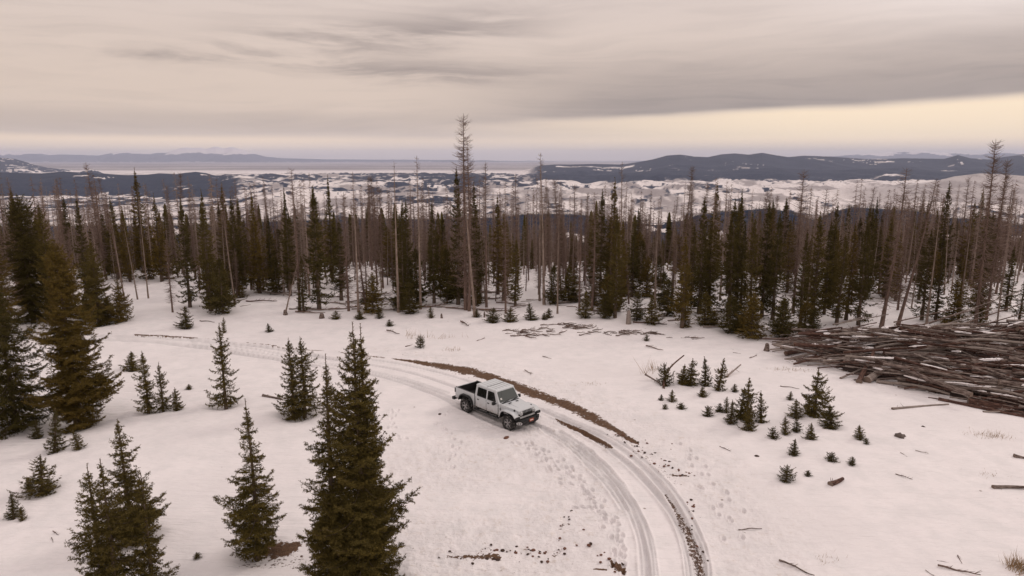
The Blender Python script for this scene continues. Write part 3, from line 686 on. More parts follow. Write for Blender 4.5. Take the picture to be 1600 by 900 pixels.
    rr = (0.006 + 0.011 * wl)[:, None] * (1 - s * .85)[None]
    wV, wF = tubes(wA, wB, rr[:, :-1].ravel(), rr[:, 1:].ravel(), 3)
    VV = np.vstack([V, wV]); tint = np.concatenate([tint, np.zeros(len(wV))])
    FF = [F, wF + len(V)]; mi = np.concatenate([np.zeros(len(F), int), np.ones(len(wF), int)])
    crown = mesh_np('crown', VV, FF, [needle, bark], mi, attrs={'tint': tint})
    trunk = mesh_np('trunk', tV, tF, [bark], smooth=True)
    return trunk, crown
def snag(H, seed, Rm=0.9, dens=1.0, twiggy=True, top=0.0, r=None, m_t=None, m_b=None, thick=1.0, z0=0.12):
    """dead standing conifer: trunk and bare drooping branches"""
    rg = np.random.default_rng(seed)
    r = r or 0.0062 * H + 0.015
    tV, tF, ctr = trunk_np(H, r, rg, bend=0.012 * H * (rg.random() - .4), sides=7, seg=10)
    n = int(H * 17 * dens)
    z = H * (z0 + (0.985 - z0) * rg.random(n) ** 0.85); t = z / H
    a = rg.random(n) * 6.283
    l = Rm * (0.30 + 0.75 * (1 - t) ** 0.7) * (0.35 + 0.75 * rg.random(n)) + 0.08
    pit = np.interp(t, [0, .5, 1], [-0.55, -0.30, 0.45]) + rg.normal(0, .22, n)
    cx, cyy = ctr(z); K = 3; s = np.linspace(0, 1, K + 1)
    hor = l[:, None] * s * np.cos(pit)[:, None]; ver = l[:, None] * (np.sin(pit)[:, None] * s - .12 * np.sin(s * 3) + .20 * s ** 2)
    cv = rg.normal(0, .2, n)[:, None] * hor * s
    P = np.stack([cx[:, None] + hor * np.cos(a)[:, None] - cv * np.sin(a)[:, None], cyy[:, None] + hor * np.sin(a)[:, None] + cv * np.cos(a)[:, None], z[:, None] + ver], -1)
    rr = thick * (0.007 + 0.009 * l)[:, None] * (1 - .75 * s)[None]
    V1, F1 = tubes(P[:, :-1].reshape(-1, 3), P[:, 1:].reshape(-1, 3), rr[:, :-1].ravel(), rr[:, 1:].ravel(), 3)
    Vs = [V1]; Fs = [F1]
    if twiggy:
        m_ = np.maximum(1, l / 0.13).astype(int); bi = np.repeat(np.arange(n), m_)
        q = rg.random(len(bi)) * .8 + .15; f = q * K; i0 = np.minimum(f.astype(int), K - 1); fr = (f - i0)[:, None]
        A = P[bi, i0] * (1 - fr) + P[bi, i0 + 1] * fr; tan = nrm(P[bi, i0 + 1] - P[bi, i0])
        D = nrm(tan * .7 + perp(tan, rg) * .7 + [[0, 0, -.2]])
        B = A + D * (0.30 * l[bi] * (1.1 - q) + .07)[:, None]
        sd = perp(D, rg) * 0.0055 * thick
        V2 = np.stack([A - sd, A + sd, B], 1).reshape(-1, 3); F2 = np.arange(len(V2)).reshape(-1, 3) + len(V1)
        br = mesh_np('bare_branches', np.vstack([V1, V2]), [F1, F2], [m_b or M_dead])
    else: br = mesh_np('bare_branches', V1, F1, [m_b or M_dead])
    return mesh_np('trunk', tV, tF, [m_t or M_dead], smooth=True), br

def plant(kind, meshes, loc, scale=1.0, sxy=None, rz=0.0, label='', cat='tree', group=None, lean=(0, 0), crown='crown'):
    t = empty(kind, loc, rz)
    t.scale = (sxy or scale, sxy or scale, scale)
    t.rotation_euler = (lean[1], lean[0], rz)
    tag(t, label, cat, group)
    for nm, me_ in zip(('trunk', crown), meshes): link(nm, me_, t)
    return t
def height_from(px, pyb, pyt, base=None):
    p = base or at(px, pyb); _, s = pix(px, pyt); return p, (CAM_H - float(s) * p.y) - p.z
def stand(px, pyb, pyt, hw, seed, lod, label, name='spruce_tree', cat='spruce tree', group=None, base=None, **kw):
    p, H = height_from(px, pyb, pyt, base)
    Rm = hw * p.y / FPX * 1.24
    meshes = spruce(H, Rm, seed, lod, **kw)
    return plant(name, meshes, p, rz=0.0, label=label, cat=cat, group=group)

# --- foreground spruces, each its own mesh
FG = 'spruces standing in the open snow'
stand(570, 935, 503, 92, 1, 0, 'tallest foreground spruce, dense and dark, reaching the bottom edge of the photo', group=FG, z0=0.0, gaps=.06, spacing=.25)
stand(581, 930, 506, 50, 2, 0, 'slim second top rising just right behind the tip of the tallest foreground spruce', group=FG, z0=0.1, gaps=.15)
stand(528, 925, 553, 72, 3, 0, 'sparse-topped spruce pressed against the left side of the tallest foreground spruce', group=FG, z0=0.0, narrow=.8, gaps=.15)
stand(402, 868, 622, 50, 4, 0, 'narrow spruce with a bare spike top beside the small patch of red earth', group=FG, z0=0.03, narrow=.85, gaps=.22)
stand(205, 845, 655, 46, 5, 0, 'back spruce of the lower left clump, its top above the others', group=FG, z0=0.02, gaps=.12)
stand(162, 935, 724, 50, 6, 0, 'front left spruce of the lower left clump', group=FG, z0=0.0, gaps=.12)
stand(184, 945, 716, 54, 7, 0, 'middle spruce of the lower left clump with a thin straight leader', group=FG, z0=0.0, gaps=.10)
stand(240, 925, 738, 44, 8, 0, 'right-hand spruce of the lower left clump, with open boughs', group=FG, z0=0.0, gaps=.24)
stand(120, 664, 362, 62, 9, 0, 'big golden-green spruce at the left with a broad skirt', group=FG, z0=0.03, gaps=.05, needle=M_ndl_gold, spacing=.24, narrow=1.1)
stand(22, 668, 432, 74, 10, 1, 'broad dark spruce cut by the left edge of the photo', group=FG, z0=0.03, gaps=.05, needle=M_ndl_dark, spacing=.26)
stand(-50, 640, 380, 60, 11, 1, 'spruce mostly outside the left edge behind the broad dark one', group=FG, z0=0.03, gaps=.08)
stand(353, 634, 505, 27, 12, 1, 'slender spruce standing alone between the road and the spike-topped spruce', group=FG, z0=0.02, gaps=.16)
stand(458, 648, 528, 32, 13, 1, 'left one of the twin spruces just left of the tallest foreground spruce', group=FG, z0=0.03, gaps=.08)
stand(476, 647, 526, 33, 14, 1, 'right one of the twin spruces just left of the tallest foreground spruce', group=FG, z0=0.03, gaps=.08)
stand(232, 645, 549, 21, 15, 1, 'tallest spruce in the row of three left of the slender lone spruce', group=FG, z0=0.02, gaps=.08)
stand(255, 642, 566, 17, 16, 1, 'middle spruce in the row of three, thin and greyish', group=FG, z0=0.02, gaps=.25)
stand(276, 640, 605, 13, 17, 1, 'lowest spruce at the right end of the row of three', group=FG, z0=0.0, gaps=.08)
# dense dark trees at the left edge of the woods
stand(52, 500, 303, 44, 20, 1, 'wide dark spruce with a rounded top at the left end of the woods', group=FG, z0=.04, narrow=1.9, gaps=.03, needle=M_ndl_dark, spacing=.24)
stand(84, 505, 312, 26, 21, 1, 'spruce just right of the wide round-topped one', group=FG, z0=.05, gaps=.05, needle=M_ndl)
stand(5, 520, 330, 36, 22, 1, 'golden spruce at the left edge in front of the pale dead tree', group=FG, z0=.04, gaps=.05, needle=M_ndl_gold)
stand(155, 505, 372, 34, 23, 1, 'olive spruce with snowy gaps beside the road at the left', group=FG, z0=.03, gaps=.10, needle=M_ndl)
stand(190, 503, 436, 24, 24, 1, 'low bushy spruce at the edge of the open snow pocket', group=FG, z0=.02, gaps=.05, needle=M_ndl_gold, narrow=1.3)

# --- saplings: shared meshes in a few shapes
SAPM = [spruce(1.5, 0.46 + 0.05 * i, 40 + i, 1, z0=.02, gaps=.08 + .04 * i, spacing=.10, needle=(M_ndl, M_ndl_dark)[i % 2]) for i in range(5)]
LOWM = [spruce(0.8, 0.55, 50 + i, 1, z0=.02, gaps=.05, spacing=.09, narrow=1.6, needle=M_ndl_dark) for i in range(2)]
SG = 'young spruces dotted over the snow'
rs = random.Random(5)
SMALLEMPTY = []
for i, (px, b, t_, hw, lab) in enumerate(sap_list):
    p, H = height_from(px, b, t_); ms = SAPM[i % 5]
    w = hw * p.y / FPX * 1.42
    plant('spruce_sapling', ms, p, scale=H / 1.5, sxy=w / (0.46 + 0.05 * (i % 5)), rz=rs.random() * 6.28, lean=(rs.gauss(0, .07), rs.gauss(0, .07)), label=lab, cat='sapling', group=SG)
for i, (px, b, t_, hw, lab) in enumerate(low_list):
    p, H = height_from(px, b, t_); w = hw * p.y / FPX * 1.15
    plant('spruce_sapling', LOWM[i % 2], p, scale=H / 0.8, sxy=w / 0.55, rz=rs.random() * 6.28, lean=(rs.gauss(0, .07), rs.gauss(0, .07)), label=lab, cat='sapling', group=SG)

# --- the forest belt
GREEN = [(12.0, spruce(12.0, 1.65, 60 + i, 2, z0=.05 + .04 * (i % 3), gaps=.14, narrow=(.8, 1.0, .7)[i % 3], needle=(M_ndl, M_ndl_dark, M_ndl_gold, M_ndl_dark)[i % 4], thin=.22 * (i % 2))) for i in range(8)]
LOWG = [(5.0, spruce(5.0, 1.7, 80 + i, 2, z0=.02, gaps=.06, spacing=.22, needle=(M_ndl, M_ndl_dark, M_ndl_gold)[i])) for i in range(3)]
DEAD = [(13.0, snag(13.0, 90 + i, Rm=(.75, .95, .6, .85, .5, 1.0)[i], dens=(1.7, 2.3, .8, 1.7, .6, 2.6)[i], thick=1.35, m_t=(M_dead, M_dead, M_grey, M_dead, M_grey, M_dead)[i])) for i in range(6)]
notable = [  # px, base, top, kind, label
 (499, 484, 290, 'g1', 'tall dark spire of spruce, the highest living one left of centre'), (372, 462, 307, 'g3', 'spire-shaped spruce left of the two at the bend of the woods'), (405, 458, 300, 'g2', 'golden-olive spruce with a ragged top left of centre'),
 (297, 480, 311, 'g1', 'dark spruce at the right rim of the open snow pocket'), (330, 486, 296, 'g0', 'taller olive spruce behind the right rim of the snow pocket'), (349, 490, 400, 'l1', 'short thick dark spruce at the foot of the two by the snow pocket'),
 (253, 440, 303, 'g2', 'brownish spruce behind the left side of the snow pocket'), (203, 440, 322, 'g2', 'spruce at the back left of the snow pocket'), (170, 430, 330, 'g0', 'spruce behind the golden-green one at the left'),
 (638, 470, 312, 'g3', 'thin dark spire left of the tallest dead tree'), (678, 474, 313, 'g1', 'well-filled dark spruce just left of the tallest dead tree'), (716, 476, 260, 'g3', 'crooked dark spruce touching the tallest dead tree'), (742, 478, 283, 'g1', 'thin spruce with a bare lower stem right of the tallest dead tree'),
 (778, 460, 302, 'g2', 'spruce with a ragged golden tuft on top right of centre'), (806, 478, 370, 'g0', 'short full green spruce in front of the dead trunks right of centre'), (960, 497, 327, 'g0', 'spruce with a dark top and golden flank above the low thicket'),
 (915, 496, 455, 'l0', 'low wide thicket spruce at the forest edge right of centre'), (945, 497, 462, 'l1', 'second low thicket spruce right beside the wide one'), (995, 500, 455, 'l1', 'small full spruce right of the low thicket'),
 (1065, 512, 364, 'g2', 'golden spruce with a wide skirt at the forest edge'), (1092, 490, 308, 'g3', 'first tall dark spruce right of the golden one'), (1107, 488, 340, 'g0', 'spruce leaning on the first tall dark spruce'), (1138, 495, 311, 'g1', 'left of the two tall spires on the right'), (1148, 490, 296, 'g3', 'right and highest of the two tall spires on the right'),
 (1171, 500, 336, 'g0', 'olive spruce right of the two spires'), (1190, 495, 313, 'g1', 'dark spire two trees right of the highest one'), (1207, 500, 330, 'g1', 'dark spruce with a knobbly top left of the thin grey snag'), (1250, 510, 358, 'g1', 'full dark spruce left of the log pile'), (1267, 505, 330, 'g0', 'spruce behind the left end of the log pile'),
 (1140, 520, 460, 'l1', 'low spruce at the forest edge under the two spires'), (1175, 527, 457, 'l2', 'golden low spruce at the forest edge'), (1222, 530, 463, 'l1', 'dark low spruce just left of the log pile'), (1270, 525, 480, 'l1', 'dark low spruce behind the left tip of the log pile'),
 (1308, 508, 362, 'g0', 'left of the pair of full spruces behind the log pile'), (1341, 508, 344, 'g1', 'right and darker of the pair of full spruces behind the log pile'), (1322, 500, 346, 'g2', 'reddish-brown spruce between the pair behind the log pile'), (1440, 500, 357, 'g1', 'dark spruce left of the double snag'), (1462, 500, 383, 'g3', 'shorter dark spruce left of the double snag'), (1487, 505, 434, 'l2', 'golden low spruce under the double snag'), (1530, 508, 470, 'l2', 'low olive spruce right under the double snag'), (1592, 505, 430, 'g1', 'dark spruce at the right edge of the photo'),
 (583, 487, 425, 'l2', 'golden young spruce among the dead trunks left of centre'), (640, 490, 440, 'l1', 'young spruce behind the straight bare pole left of centre'), (475, 488, 395, 'g3', 'thin dark spruce left of the highest living one'), (1018, 506, 462, 'l0', 'low spruce left of the golden one with the wide skirt'),
]
snags = [  # px, base, top, variant, lean px, width, label
 (728, 484, 177, 1, 0, 1.5, 'tallest dead tree, its bare crown high above the horizon'), (733, 486, 215, 3, 0, 1.2, 'second trunk close against the tallest dead tree'), (742, 495, 290, 4, -14, 1.4, 'pale leaning trunk with a dark tuft right of the tallest dead tree'),
 (657, 483, 243, 2, 0, 1.2, 'tall straight dead pole left of the tallest dead tree'), (623, 488, 252, 4, 0, 1.3, 'pale straight bare pole left of centre'), (468, 486, 262, 3, 0, 1.2, 'dead tree rising above the woods left of the dark spire'), (560, 488, 268, 2, 0, 1.1, 'thin dead pole left of centre'),
 (760, 480, 252, 0, 0, 1.1, 'dead tree just right of the leaning pale trunk'), (850, 476, 238, 2, -8, 1.3, 'leaning dead pole of the pair right of centre'), (843, 470, 255, 4, 0, 1.0, 'upright dead pole of the pair right of centre'), (925, 486, 300, 3, 0, 1.3, 'dark dead tree above the low thicket'),
 (871, 490, 336, 4, 0, 1.0, 'thin bare pole at the edge of the brush belt'), (1023, 480, 350, 4, 0, 1.5, 'pale topless trunk left of the golden spruce'), (1072, 470, 286, 3, 0, 1.1, 'dead tree behind the golden spruce'), (1125, 470, 282, 2, 0, 1.1, 'dead pole left of the two spires'), (1239, 490, 264, 1, 0, 1.3, 'dead tree with a brushy top left of the log pile'),
 (1262, 480, 325, 2, 0, 1.0, 'thin dead pole above the left end of the log pile'), (1378, 512, 262, 3, 12, 1.6, 'thick dead tree leaning slightly right behind the log pile'), (1404, 508, 276, 3, 34, 1.4, 'strongly leaning dead tree behind the log pile'), (1448, 505, 300, 2, 0, 1.0, 'thin dead pole between the leaning tree and the double snag'),
 (1524, 510, 217, 5, -6, 1.25, 'tall snag with a gnarled bushy crown at the right, the left of two'), (1541, 500, 247, 5, 0, 1.0, 'shorter partner of the tall gnarled snag at the right'), (1557, 512, 420, 4, 0, 1.4, 'pale short trunk rising from behind the log pile'), (1498, 500, 330, 2, 0, .9, 'thin dark pole left of the gnarled snag'),
 (270, 488, 372, 1, 0, 1.1, 'brown half-bare tree standing in the snow pocket'), (446, 490, 405, 4, 26, 1.3, 'short trunk leaning right at the forest edge left of centre'), (195, 470, 330, 4, -8, 1.0, 'grey trunk leaning over the snow pocket'), (215, 468, 345, 2, -10, .9, 'second grey trunk leaning over the snow pocket'), (232, 466, 300, 4, 0, .8, 'straight thin trunk in the back of the snow pocket'), (367, 474, 330, 4, -8, 1.2, 'bleached trunk right of the short thick spruce'),
 (8, 520, 228, 5, 0, 1.5, 'pale dead tree cut by the left edge of the photo'), (545, 486, 300, 1, 0, 1.2, 'brown dead tree with dense bare twigs left of centre'), (572, 484, 318, 1, -14, 1.2, 'curving dead tree left of centre with drooping twigs'), (790, 490, 330, 1, 0, 1.1, 'reddish dead tree right of centre with thick twigs'), (905, 482, 310, 0, 0, 1.0, 'bare dead tree left of the low thicket'),
]
taken = []
def place_mesh(kind, lib, p, H, wf, rz, label, cat, group, lean=(0, 0), crown='crown'):
    h0, ms = lib
    return plant(kind, ms, p, scale=H / h0, sxy=(H / h0) ** 0.6 * wf, rz=rz, label=label, cat=cat, group=group, lean=lean, crown=crown)
for (px, b, t_, k, lab) in notable:
    p, H = height_from(px, b, t_); lib = (GREEN[(int(k[1]) + (4 if rs.random() < .5 else 0)) % 8] if k[0] == 'g' else LOWG[int(k[1])])
    place_mesh('spruce_tree', lib, p, H, rs.uniform(.85, 1.1) * (1.15 if k[0] == 'l' else 1), rs.random() * 6.28, lab, 'spruce tree', 'living spruces of the forest belt'); taken.append(p)
for (px, b, t_, v, ln, wf, lab) in snags:
    p, H = height_from(px, b, t_)
    o = place_mesh('dead_tree', DEAD[v], p, H, wf, 0, lab, 'dead tree', 'dead trees of the forest belt', crown='bare_branches')
    o.rotation_euler = (0, math.atan2(ln * p.y / FPX, H), 0); taken.append(p)
EDGE = np.array([(-400, 505), (0, 503), (170, 503), (195, 470), (210, 440), (285, 440), (300, 486), (350, 488), (400, 466), (430, 462), (455, 486), (520, 484), (620, 484), (700, 480), (830, 484), (860, 476), (900, 482), (960, 498), (1060, 508), (1130, 514), (1200, 524), (1280, 520), (1340, 508), (1600, 505), (2100, 505)])
zones = [(-1e9, 100, 'at the left edge, above the broad dark spruce'), (100, 200, 'above the big golden-green spruce'), (200, 300, 'behind the open snow pocket'), (300, 400, 'above the slender lone spruce'), (400, 500, 'above the twin spruces'), (500, 610, 'above the tallest foreground spruce'),
         (610, 725, 'just left of the tallest dead tree'), (725, 840, 'just right of the tallest dead tree'), (840, 930, 'behind the brush belt'), (930, 1050, 'behind the low thicket'), (1050, 1130, 'left of the two tall spires'), (1130, 1215, 'around the two tall spires'), (1215, 1310, 'above the left tip of the log heap'), (1310, 1420, 'behind the middle of the log heap'), (1420, 1520, 'left of the gnarled double snag'), (1520, 1e9, 'right of the gnarled double snag')]
def zone(px):
    for a, b, n in zones:
        if a <= px < b: return n
rf = np.random.default_rng(33)
def scatter(n, ymin, ymax, umax, mind, green=False):
    margin = 2
    out = []; tries = 0
    while len(out) < n and tries < n * 60:
        tries += 1
        y = math.sqrt(rf.uniform(ymin ** 2, ymax ** 2)); u = rf.uniform(-umax, umax); x = u * y
        z = gz(x, y); px, py = topix(x, y, z)
        if py > np.interp(px, EDGE[:, 0], EDGE[:, 1]) - margin: continue
        if green and any(a < px < b for a, b in BARE) and rf.random() < .7: continue
        # natural openings
        if vn(np.array(x / 9.0), np.array(y / 9.0), 404) < 0.30 and rf.random() < .8: continue
        if any((x - q[0]) ** 2 + (y - q[1]) ** 2 < mind ** 2 for q in out[-400:]) or any((x - q.x) ** 2 + (y - q.y) ** 2 < mind ** 2 for q in taken): continue
        out.append((x, y, z, px))
    return out
ng = 215; nd = 264
for i_ in range(30):
    px_ = rs.choice([rs.uniform(880, 1010), rs.uniform(1040, 1300), rs.uniform(1040, 1300), rs.uniform(560, 840), rs.uniform(320, 500), rs.uniform(130, 200)]); py_ = float(np.interp(px_, EDGE[:, 0], EDGE[:, 1])) - rs.uniform(-1, 14)
    p = at(px_, py_); k_ = rs.randrange(3); hue_ = ('olive', 'dark green', 'golden-green')[k_]; taken.append(p)
    place_mesh('spruce_tree', LOWG[k_], p, rs.uniform(1.3, 3.6), rs.uniform(1.0, 1.4), rs.random() * 6.28, hue_ + ' bushy young spruce ' + zone(px_), 'spruce tree', hue_ + ' bushy young spruces ' + zone(px_))
BARE = [(515, 620), (770, 915), (1385, 1425), (1555, 1700)]
for (x, y, z, px) in scatter(ng, 60, 92, 0.86, 1.1, True):
    low = rf.random() < .42
    k = int(rf.integers(3)) if low else int(rf.integers(8)); lib = (LOWG if low else GREEN)[k]
    hue = ('olive', 'dark green', 'golden-green')[k] if low else ('olive', 'dark green', 'golden-green', 'dark green')[k % 4]
    hm_ = .72 + .62 * float(vn(np.array(x / 5.0), np.array(y / 12.0), 77)); H = (rf.uniform(2.5, 6) if low else rf.uniform(5.5, 9.8) * hm_ + (0.6 if px < 400 else 0))
    lab = hue + (' low young spruce ' if low else ' spruce ') + zone(px)
    place_mesh('spruce_tree', lib, (x, y, z), H, rf.uniform(.85, 1.2), rf.random() * 6.28, lab, 'spruce tree', lab.replace('spruce ', 'spruces ', 1))
for (x, y, z, px) in scatter(nd, 62, 98, 0.86, 0.7):
    H = rf.uniform(5.0, 10.4) * (.75 + .5 * float(vn(np.array(x / 4.0), np.array(y / 9.0), 79)))
    if rf.random() < .16: H = rf.uniform(10.5, 13.8)
    v = int(rf.integers(6)); look = ('twiggy brown', 'densely twiggy reddish', 'thin sparse brown', 'twiggy brown', 'pale bare', 'densely twiggy reddish')[v]
    lab = ('tall ' if H > 10.4 else '') + look + ' dead tree ' + zone(px)
    o = place_mesh('dead_tree', DEAD[v], (x, y, z), H, rf.uniform(.8, 1.3), rf.random() * 6.28, lab, 'dead tree', lab.replace('dead tree', 'dead trees'), crown='bare_branches')
    o.rotation_euler = (rf.normal(0, .035), rf.normal(0, .035), rf.random() * 6.28)

# --- the rest of the wood as one mass
def lod_green(seed, n=5, k=7):
    rg = np.random.default_rng(seed); V = []; F = []
    # jagged stacked skirts of drooping triangles
    nb = n * k * 3
    z = 0.12 + 0.85 * rg.random(nb); a = rg.random(nb) * 6.283; t = z
    l = 0.125 * (1 - t) ** .75 * (.65 + .6 * rg.random(nb)) + .012
    w = l * 0.55 + .01
    tip = np.stack([l * np.cos(a), l * np.sin(a), z - l * 0.35], 1)
    sx = np.stack([-np.sin(a), np.cos(a), 0 * a], 1) * w[:, None] * .5
    mid = np.stack([l * .45 * np.cos(a), l * .45 * np.sin(a), z - l * .05], 1)
    root = np.stack([0 * a, 0 * a, z + .035], 1)
    V = np.stack([root, mid - sx, tip, mid + sx], 1).reshape(-1, 3)
    i = np.arange(nb)[:, None] * 4
    F = np.concatenate([i + [[0, 1, 2]], i + [[0, 2, 3]]])
    return V, F
def lod_dead(seed, nb=36):
    rg = np.random.default_rng(seed)
    z = .15 + .83 * rg.random(nb); a = rg.random(nb) * 6.283; l = .07 * (1 - z) ** .5 * (.5 + rg.random(nb)) + .01
    A = np.stack([0 * a, 0 * a, z], 1); B = np.stack([l * np.cos(a), l * np.sin(a), z - l * .4], 1); W = np.array([[0, 0, .0035 if nb < 60 else .0022]])
    V = np.stack([A - W, A + W, B], 1).reshape(-1, 3); F = np.arange(nb * 3).reshape(-1, 3)
    th = np.arange(3) * 2.094
    tv = np.concatenate([np.stack([.011 * np.cos(th), .011 * np.sin(th), 0 * th], 1), [[0, 0, 1.0]]])
    tf = np.array([[0, 1, 3], [1, 2, 3], [2, 0, 3]]) + len(V)
    return np.vstack([V, tv]), np.vstack([F, tf])
def merge_many(protos, X, Y, Z, H, W, which, rz):
    Vs = []; Fs = []; off = 0; owner = []
    for k, (pv, pf) in enumerate(protos):
        s = which == k; n = int(s.sum())
        if n == 0: continue
        c = np.cos(rz[s])[:, None]; sn = np.sin(rz[s])[:, None]
        vx = (pv[None, :, 0] * c - pv[None, :, 1] * sn) * (H[s] * W[s])[:, None] + X[s][:, None]
        vy = (pv[None, :, 0] * sn + pv[None, :, 1] * c) * (H[s] * W[s])[:, None] + Y[s][:, None]
        vz = pv[None, :, 2] * H[s][:, None] + Z[s][:, None]
        Vs.append(np.stack([vx, vy, vz], -1).reshape(-1, 3)); Fs.append((pf[None] + (np.arange(n) * len(pv))[:, None, None] + off).reshape(-1, 3)); off += n * len(pv)
        owner.append(np.repeat(np.where(s)[0], len(pv)))
    return np.vstack(Vs), np.vstack(Fs), np.concatenate(owner)
def wood(name, n, y0, y1, umax, share_green, hg, hd, gk, dk, seed, maskfn=None, tint=(0, 1), label_mat=(M_ndl_dark, M_dead)):
    rg = np.random.default_rng(seed)
    y = np.sqrt(rg.uniform(y0 ** 2, y1 ** 2, n)); u = rg.uniform(-umax, umax, n); x = u * y
    keep = np.ones(n, bool) if maskfn is None else maskfn(x, y, rg)
    x = x[keep]; y = y[keep]; z = ground_z(x, y) if y1 < 420 else ground_far(x, y)
    n = len(x); green = rg.random(n) < share_green(x, y)
    for kind, sel, hh, protos, m in (('green', green, hg, gk, label_mat[0]), ('dead', ~green, hd, dk, label_mat[1])):
        if not sel.any(): continue
        k = int(sel.sum()); H = hh[0] + (hh[1] - hh[0]) * rg.random(k) ** 1.6
        V, F, ow = merge_many(protos, x[sel], y[sel], z[sel] - .3, H, rg.uniform(.75, 1.3, k), rg.integers(0, len(protos), k), rg.random(k) * 6.28)
        tv = rg.random(k)[ow]
        if kind == 'dead':
            pick = (np.random.default_rng(seed + 1).random(len(x)) < .45)[np.where(sel)[0][ow[F[:, 0]]]].astype(int)
            me_ = mesh_np(name[kind], V, F, [m, M_pale], pick)
        else: me_ = mesh_np(name[kind], V, F, [m], attrs={'tint': tv})
        o = link(name[kind], me_); tag(o, kind='stuff')
        o['label'] = name['label_' + kind]
g2 = [(12.0, None)]
def crown_np(ms):
    me_ = ms[1]; n = len(me_.vertices); V = np.zeros(n * 3, np.float32); me_.vertices.foreach_get('co', V); return V.reshape(-1, 3)
LG3 = [lod_green(500 + i, 12, 12) for i in range(4)]; LG4 = [lod_green(520 + i, 3, 4) for i in range(4)]
LD3 = [lod_dead(540 + i, 170) for i in range(4)]; LD4 = [lod_dead(560 + i, 22) for i in range(4)]
wood(dict(green='distant_forest', dead='dead_forest', label_green='', label_dead='crowd of thin bare trunks standing between the bigger dead trees'),
     1900, 68, 130, .95, lambda x, y: np.zeros_like(x), (5, 11), (5, 13), LG3, LD3, 70, lambda x, y, rg: (topix(x, y, 0 * x)[1] < np.interp(topix(x, y, 0 * x)[0], EDGE[:, 0], EDGE[:, 1]) - 6) & (vn(x / 7, y / 9, 407) > .33))
def mask_near(x, y, rg): return (vn(x / 14, y / 14, 405) > .22)
right_less = lambda x, y: 0.40 - 0.20 * sstep(0.2, 0.55, x / y)
wood(dict(green='distant_forest', dead='dead_forest', label_green='dark spruces filling the slope behind the forest belt', label_dead='mass of bare dead trunks filling the slope behind the forest belt'),
     5200, 88, 260, .95, right_less, (4, 9.5), (5, 11), LG3, LD3, 71, mask_near)
wood(dict(green='distant_forest', dead='dead_forest', label_green='spruces far down the slope', label_dead='bare dead trunks far down the slope on the right'),
     16000, 260, 1150, .95, lambda x, y: 0.42 - 0.12 * sstep(0.2, 0.55, x / y), (6, 13), (6, 12), LG4, LD4, 72,
     lambda x, y, rg: fbm(x / 60, y / 90, 406, 3) > .36 + .13 * sstep(.35, .6, x / y))
def mask_far(x, y, rg): return forest_mask(x, y, ground_far(x, y)) > .5
wood(dict(green='distant_forest', dead='dead_forest', label_green='dark woods on the spurs below, far away', label_dead='bare woods far away'),
     30000, 1150, 3500, .9, lambda x, y: np.ones_like(x), (9, 16), (6, 12), LG4, LD4, 73, mask_far)

# ------------------------------------------------------------------ pickup truck
M_paint = mat('white_paint', (0.60, 0.605, 0.61), 0.28, spec=0.5); t, b = nt(M_paint)
P_ = t.node('ShaderNodeTexCoord').outputs['Object']; sx = t.node('ShaderNodeSeparateXYZ'); t.l.new(P_, sx.inputs[0])
grime = t.m('MULTIPLY', t.ramp(sx.outputs[2], 1.05, 0.5), t.ramp(t.noise(P_, 5.0, 5, .65), .28, .6))
t.l.new(t.mix(t.m('MULTIPLY', grime, .7), (0.50, 0.52, 0.54), (0.24, 0.20, 0.18)), b.inputs['Base Color'])
b.inputs['Coat Weight'].default_value = 0.5; b.inputs['Coat Roughness'].default_value = 0.08
t.l.new(t.m('MULTIPLY_ADD', grime, .4, .28), b.inputs['Roughness'])
M_roof = mat('roof_panel_white', (0.56, 0.58, 0.60), 0.5)
M_blk = mat('black_plastic', (0.018, 0.018, 0.019), 0.55)
M_liner = mat('bed_liner', (0.014, 0.012, 0.012), 0.8)
M_gls = mat('tinted_glass', (0.010, 0.011, 0.011), 0.06, spec=0.5)
M_ws = mat('windshield_glass', (0.045, 0.052, 0.048), 0.05, spec=0.6)
M_rub = mat('tyre_rubber', (0.022, 0.021, 0.021), 0.85); t, b = nt(M_rub)
nn_ = t.noise(t.node('ShaderNodeTexCoord').outputs['Object'], 9.0, 4, .6)
t.l.new(t.mix(t.ramp(nn_, .5, .7), (0.020, 0.019, 0.019), (0.26, 0.24, 0.23)), b.inputs['Base Color'])
M_rimd = mat('rim_dark', (0.05, 0.05, 0.052), 0.4, 0.6)
M_rims = mat('rim_machined', (0.42, 0.41, 0.41), 0.3, 0.8)
M_chr = mat('chrome', (0.62, 0.62, 0.62), 0.15, 1.0)
M_lens = mat('lamp_lens', (0.34, 0.35, 0.36), 0.1, 0.2, spec=0.7)
M_tail = mat('tail_lens', (0.10, 0.008, 0.008), 0.2)
M_plate = mat('plate_red', (0.30, 0.075, 0.045), 0.7)
M_platew = mat('plate_pale', (0.72, 0.62, 0.58), 0.5)
M_seam = mat('seam', (0.010, 0.010, 0.010), 0.9)
M_und = mat('underbody', (0.02, 0.018, 0.017), 0.9)
M_stick = mat('sticker', (0.75, 0.74, 0.72), 0.6)
def bm_obj(name, bm, m, parent=None, smooth=False):
    me_ = bpy.data.meshes.new(name); bmesh.ops.recalc_face_normals(bm, faces=bm.faces); bm.to_mesh(me_); bm.free()
    for mm in (m if isinstance(m, (list, tuple)) else [m]): me_.materials.append(mm)
    if smooth: me_.polygons.foreach_set('use_smooth', [True] * len(me_.polygons))
    return link(name, me_, parent)
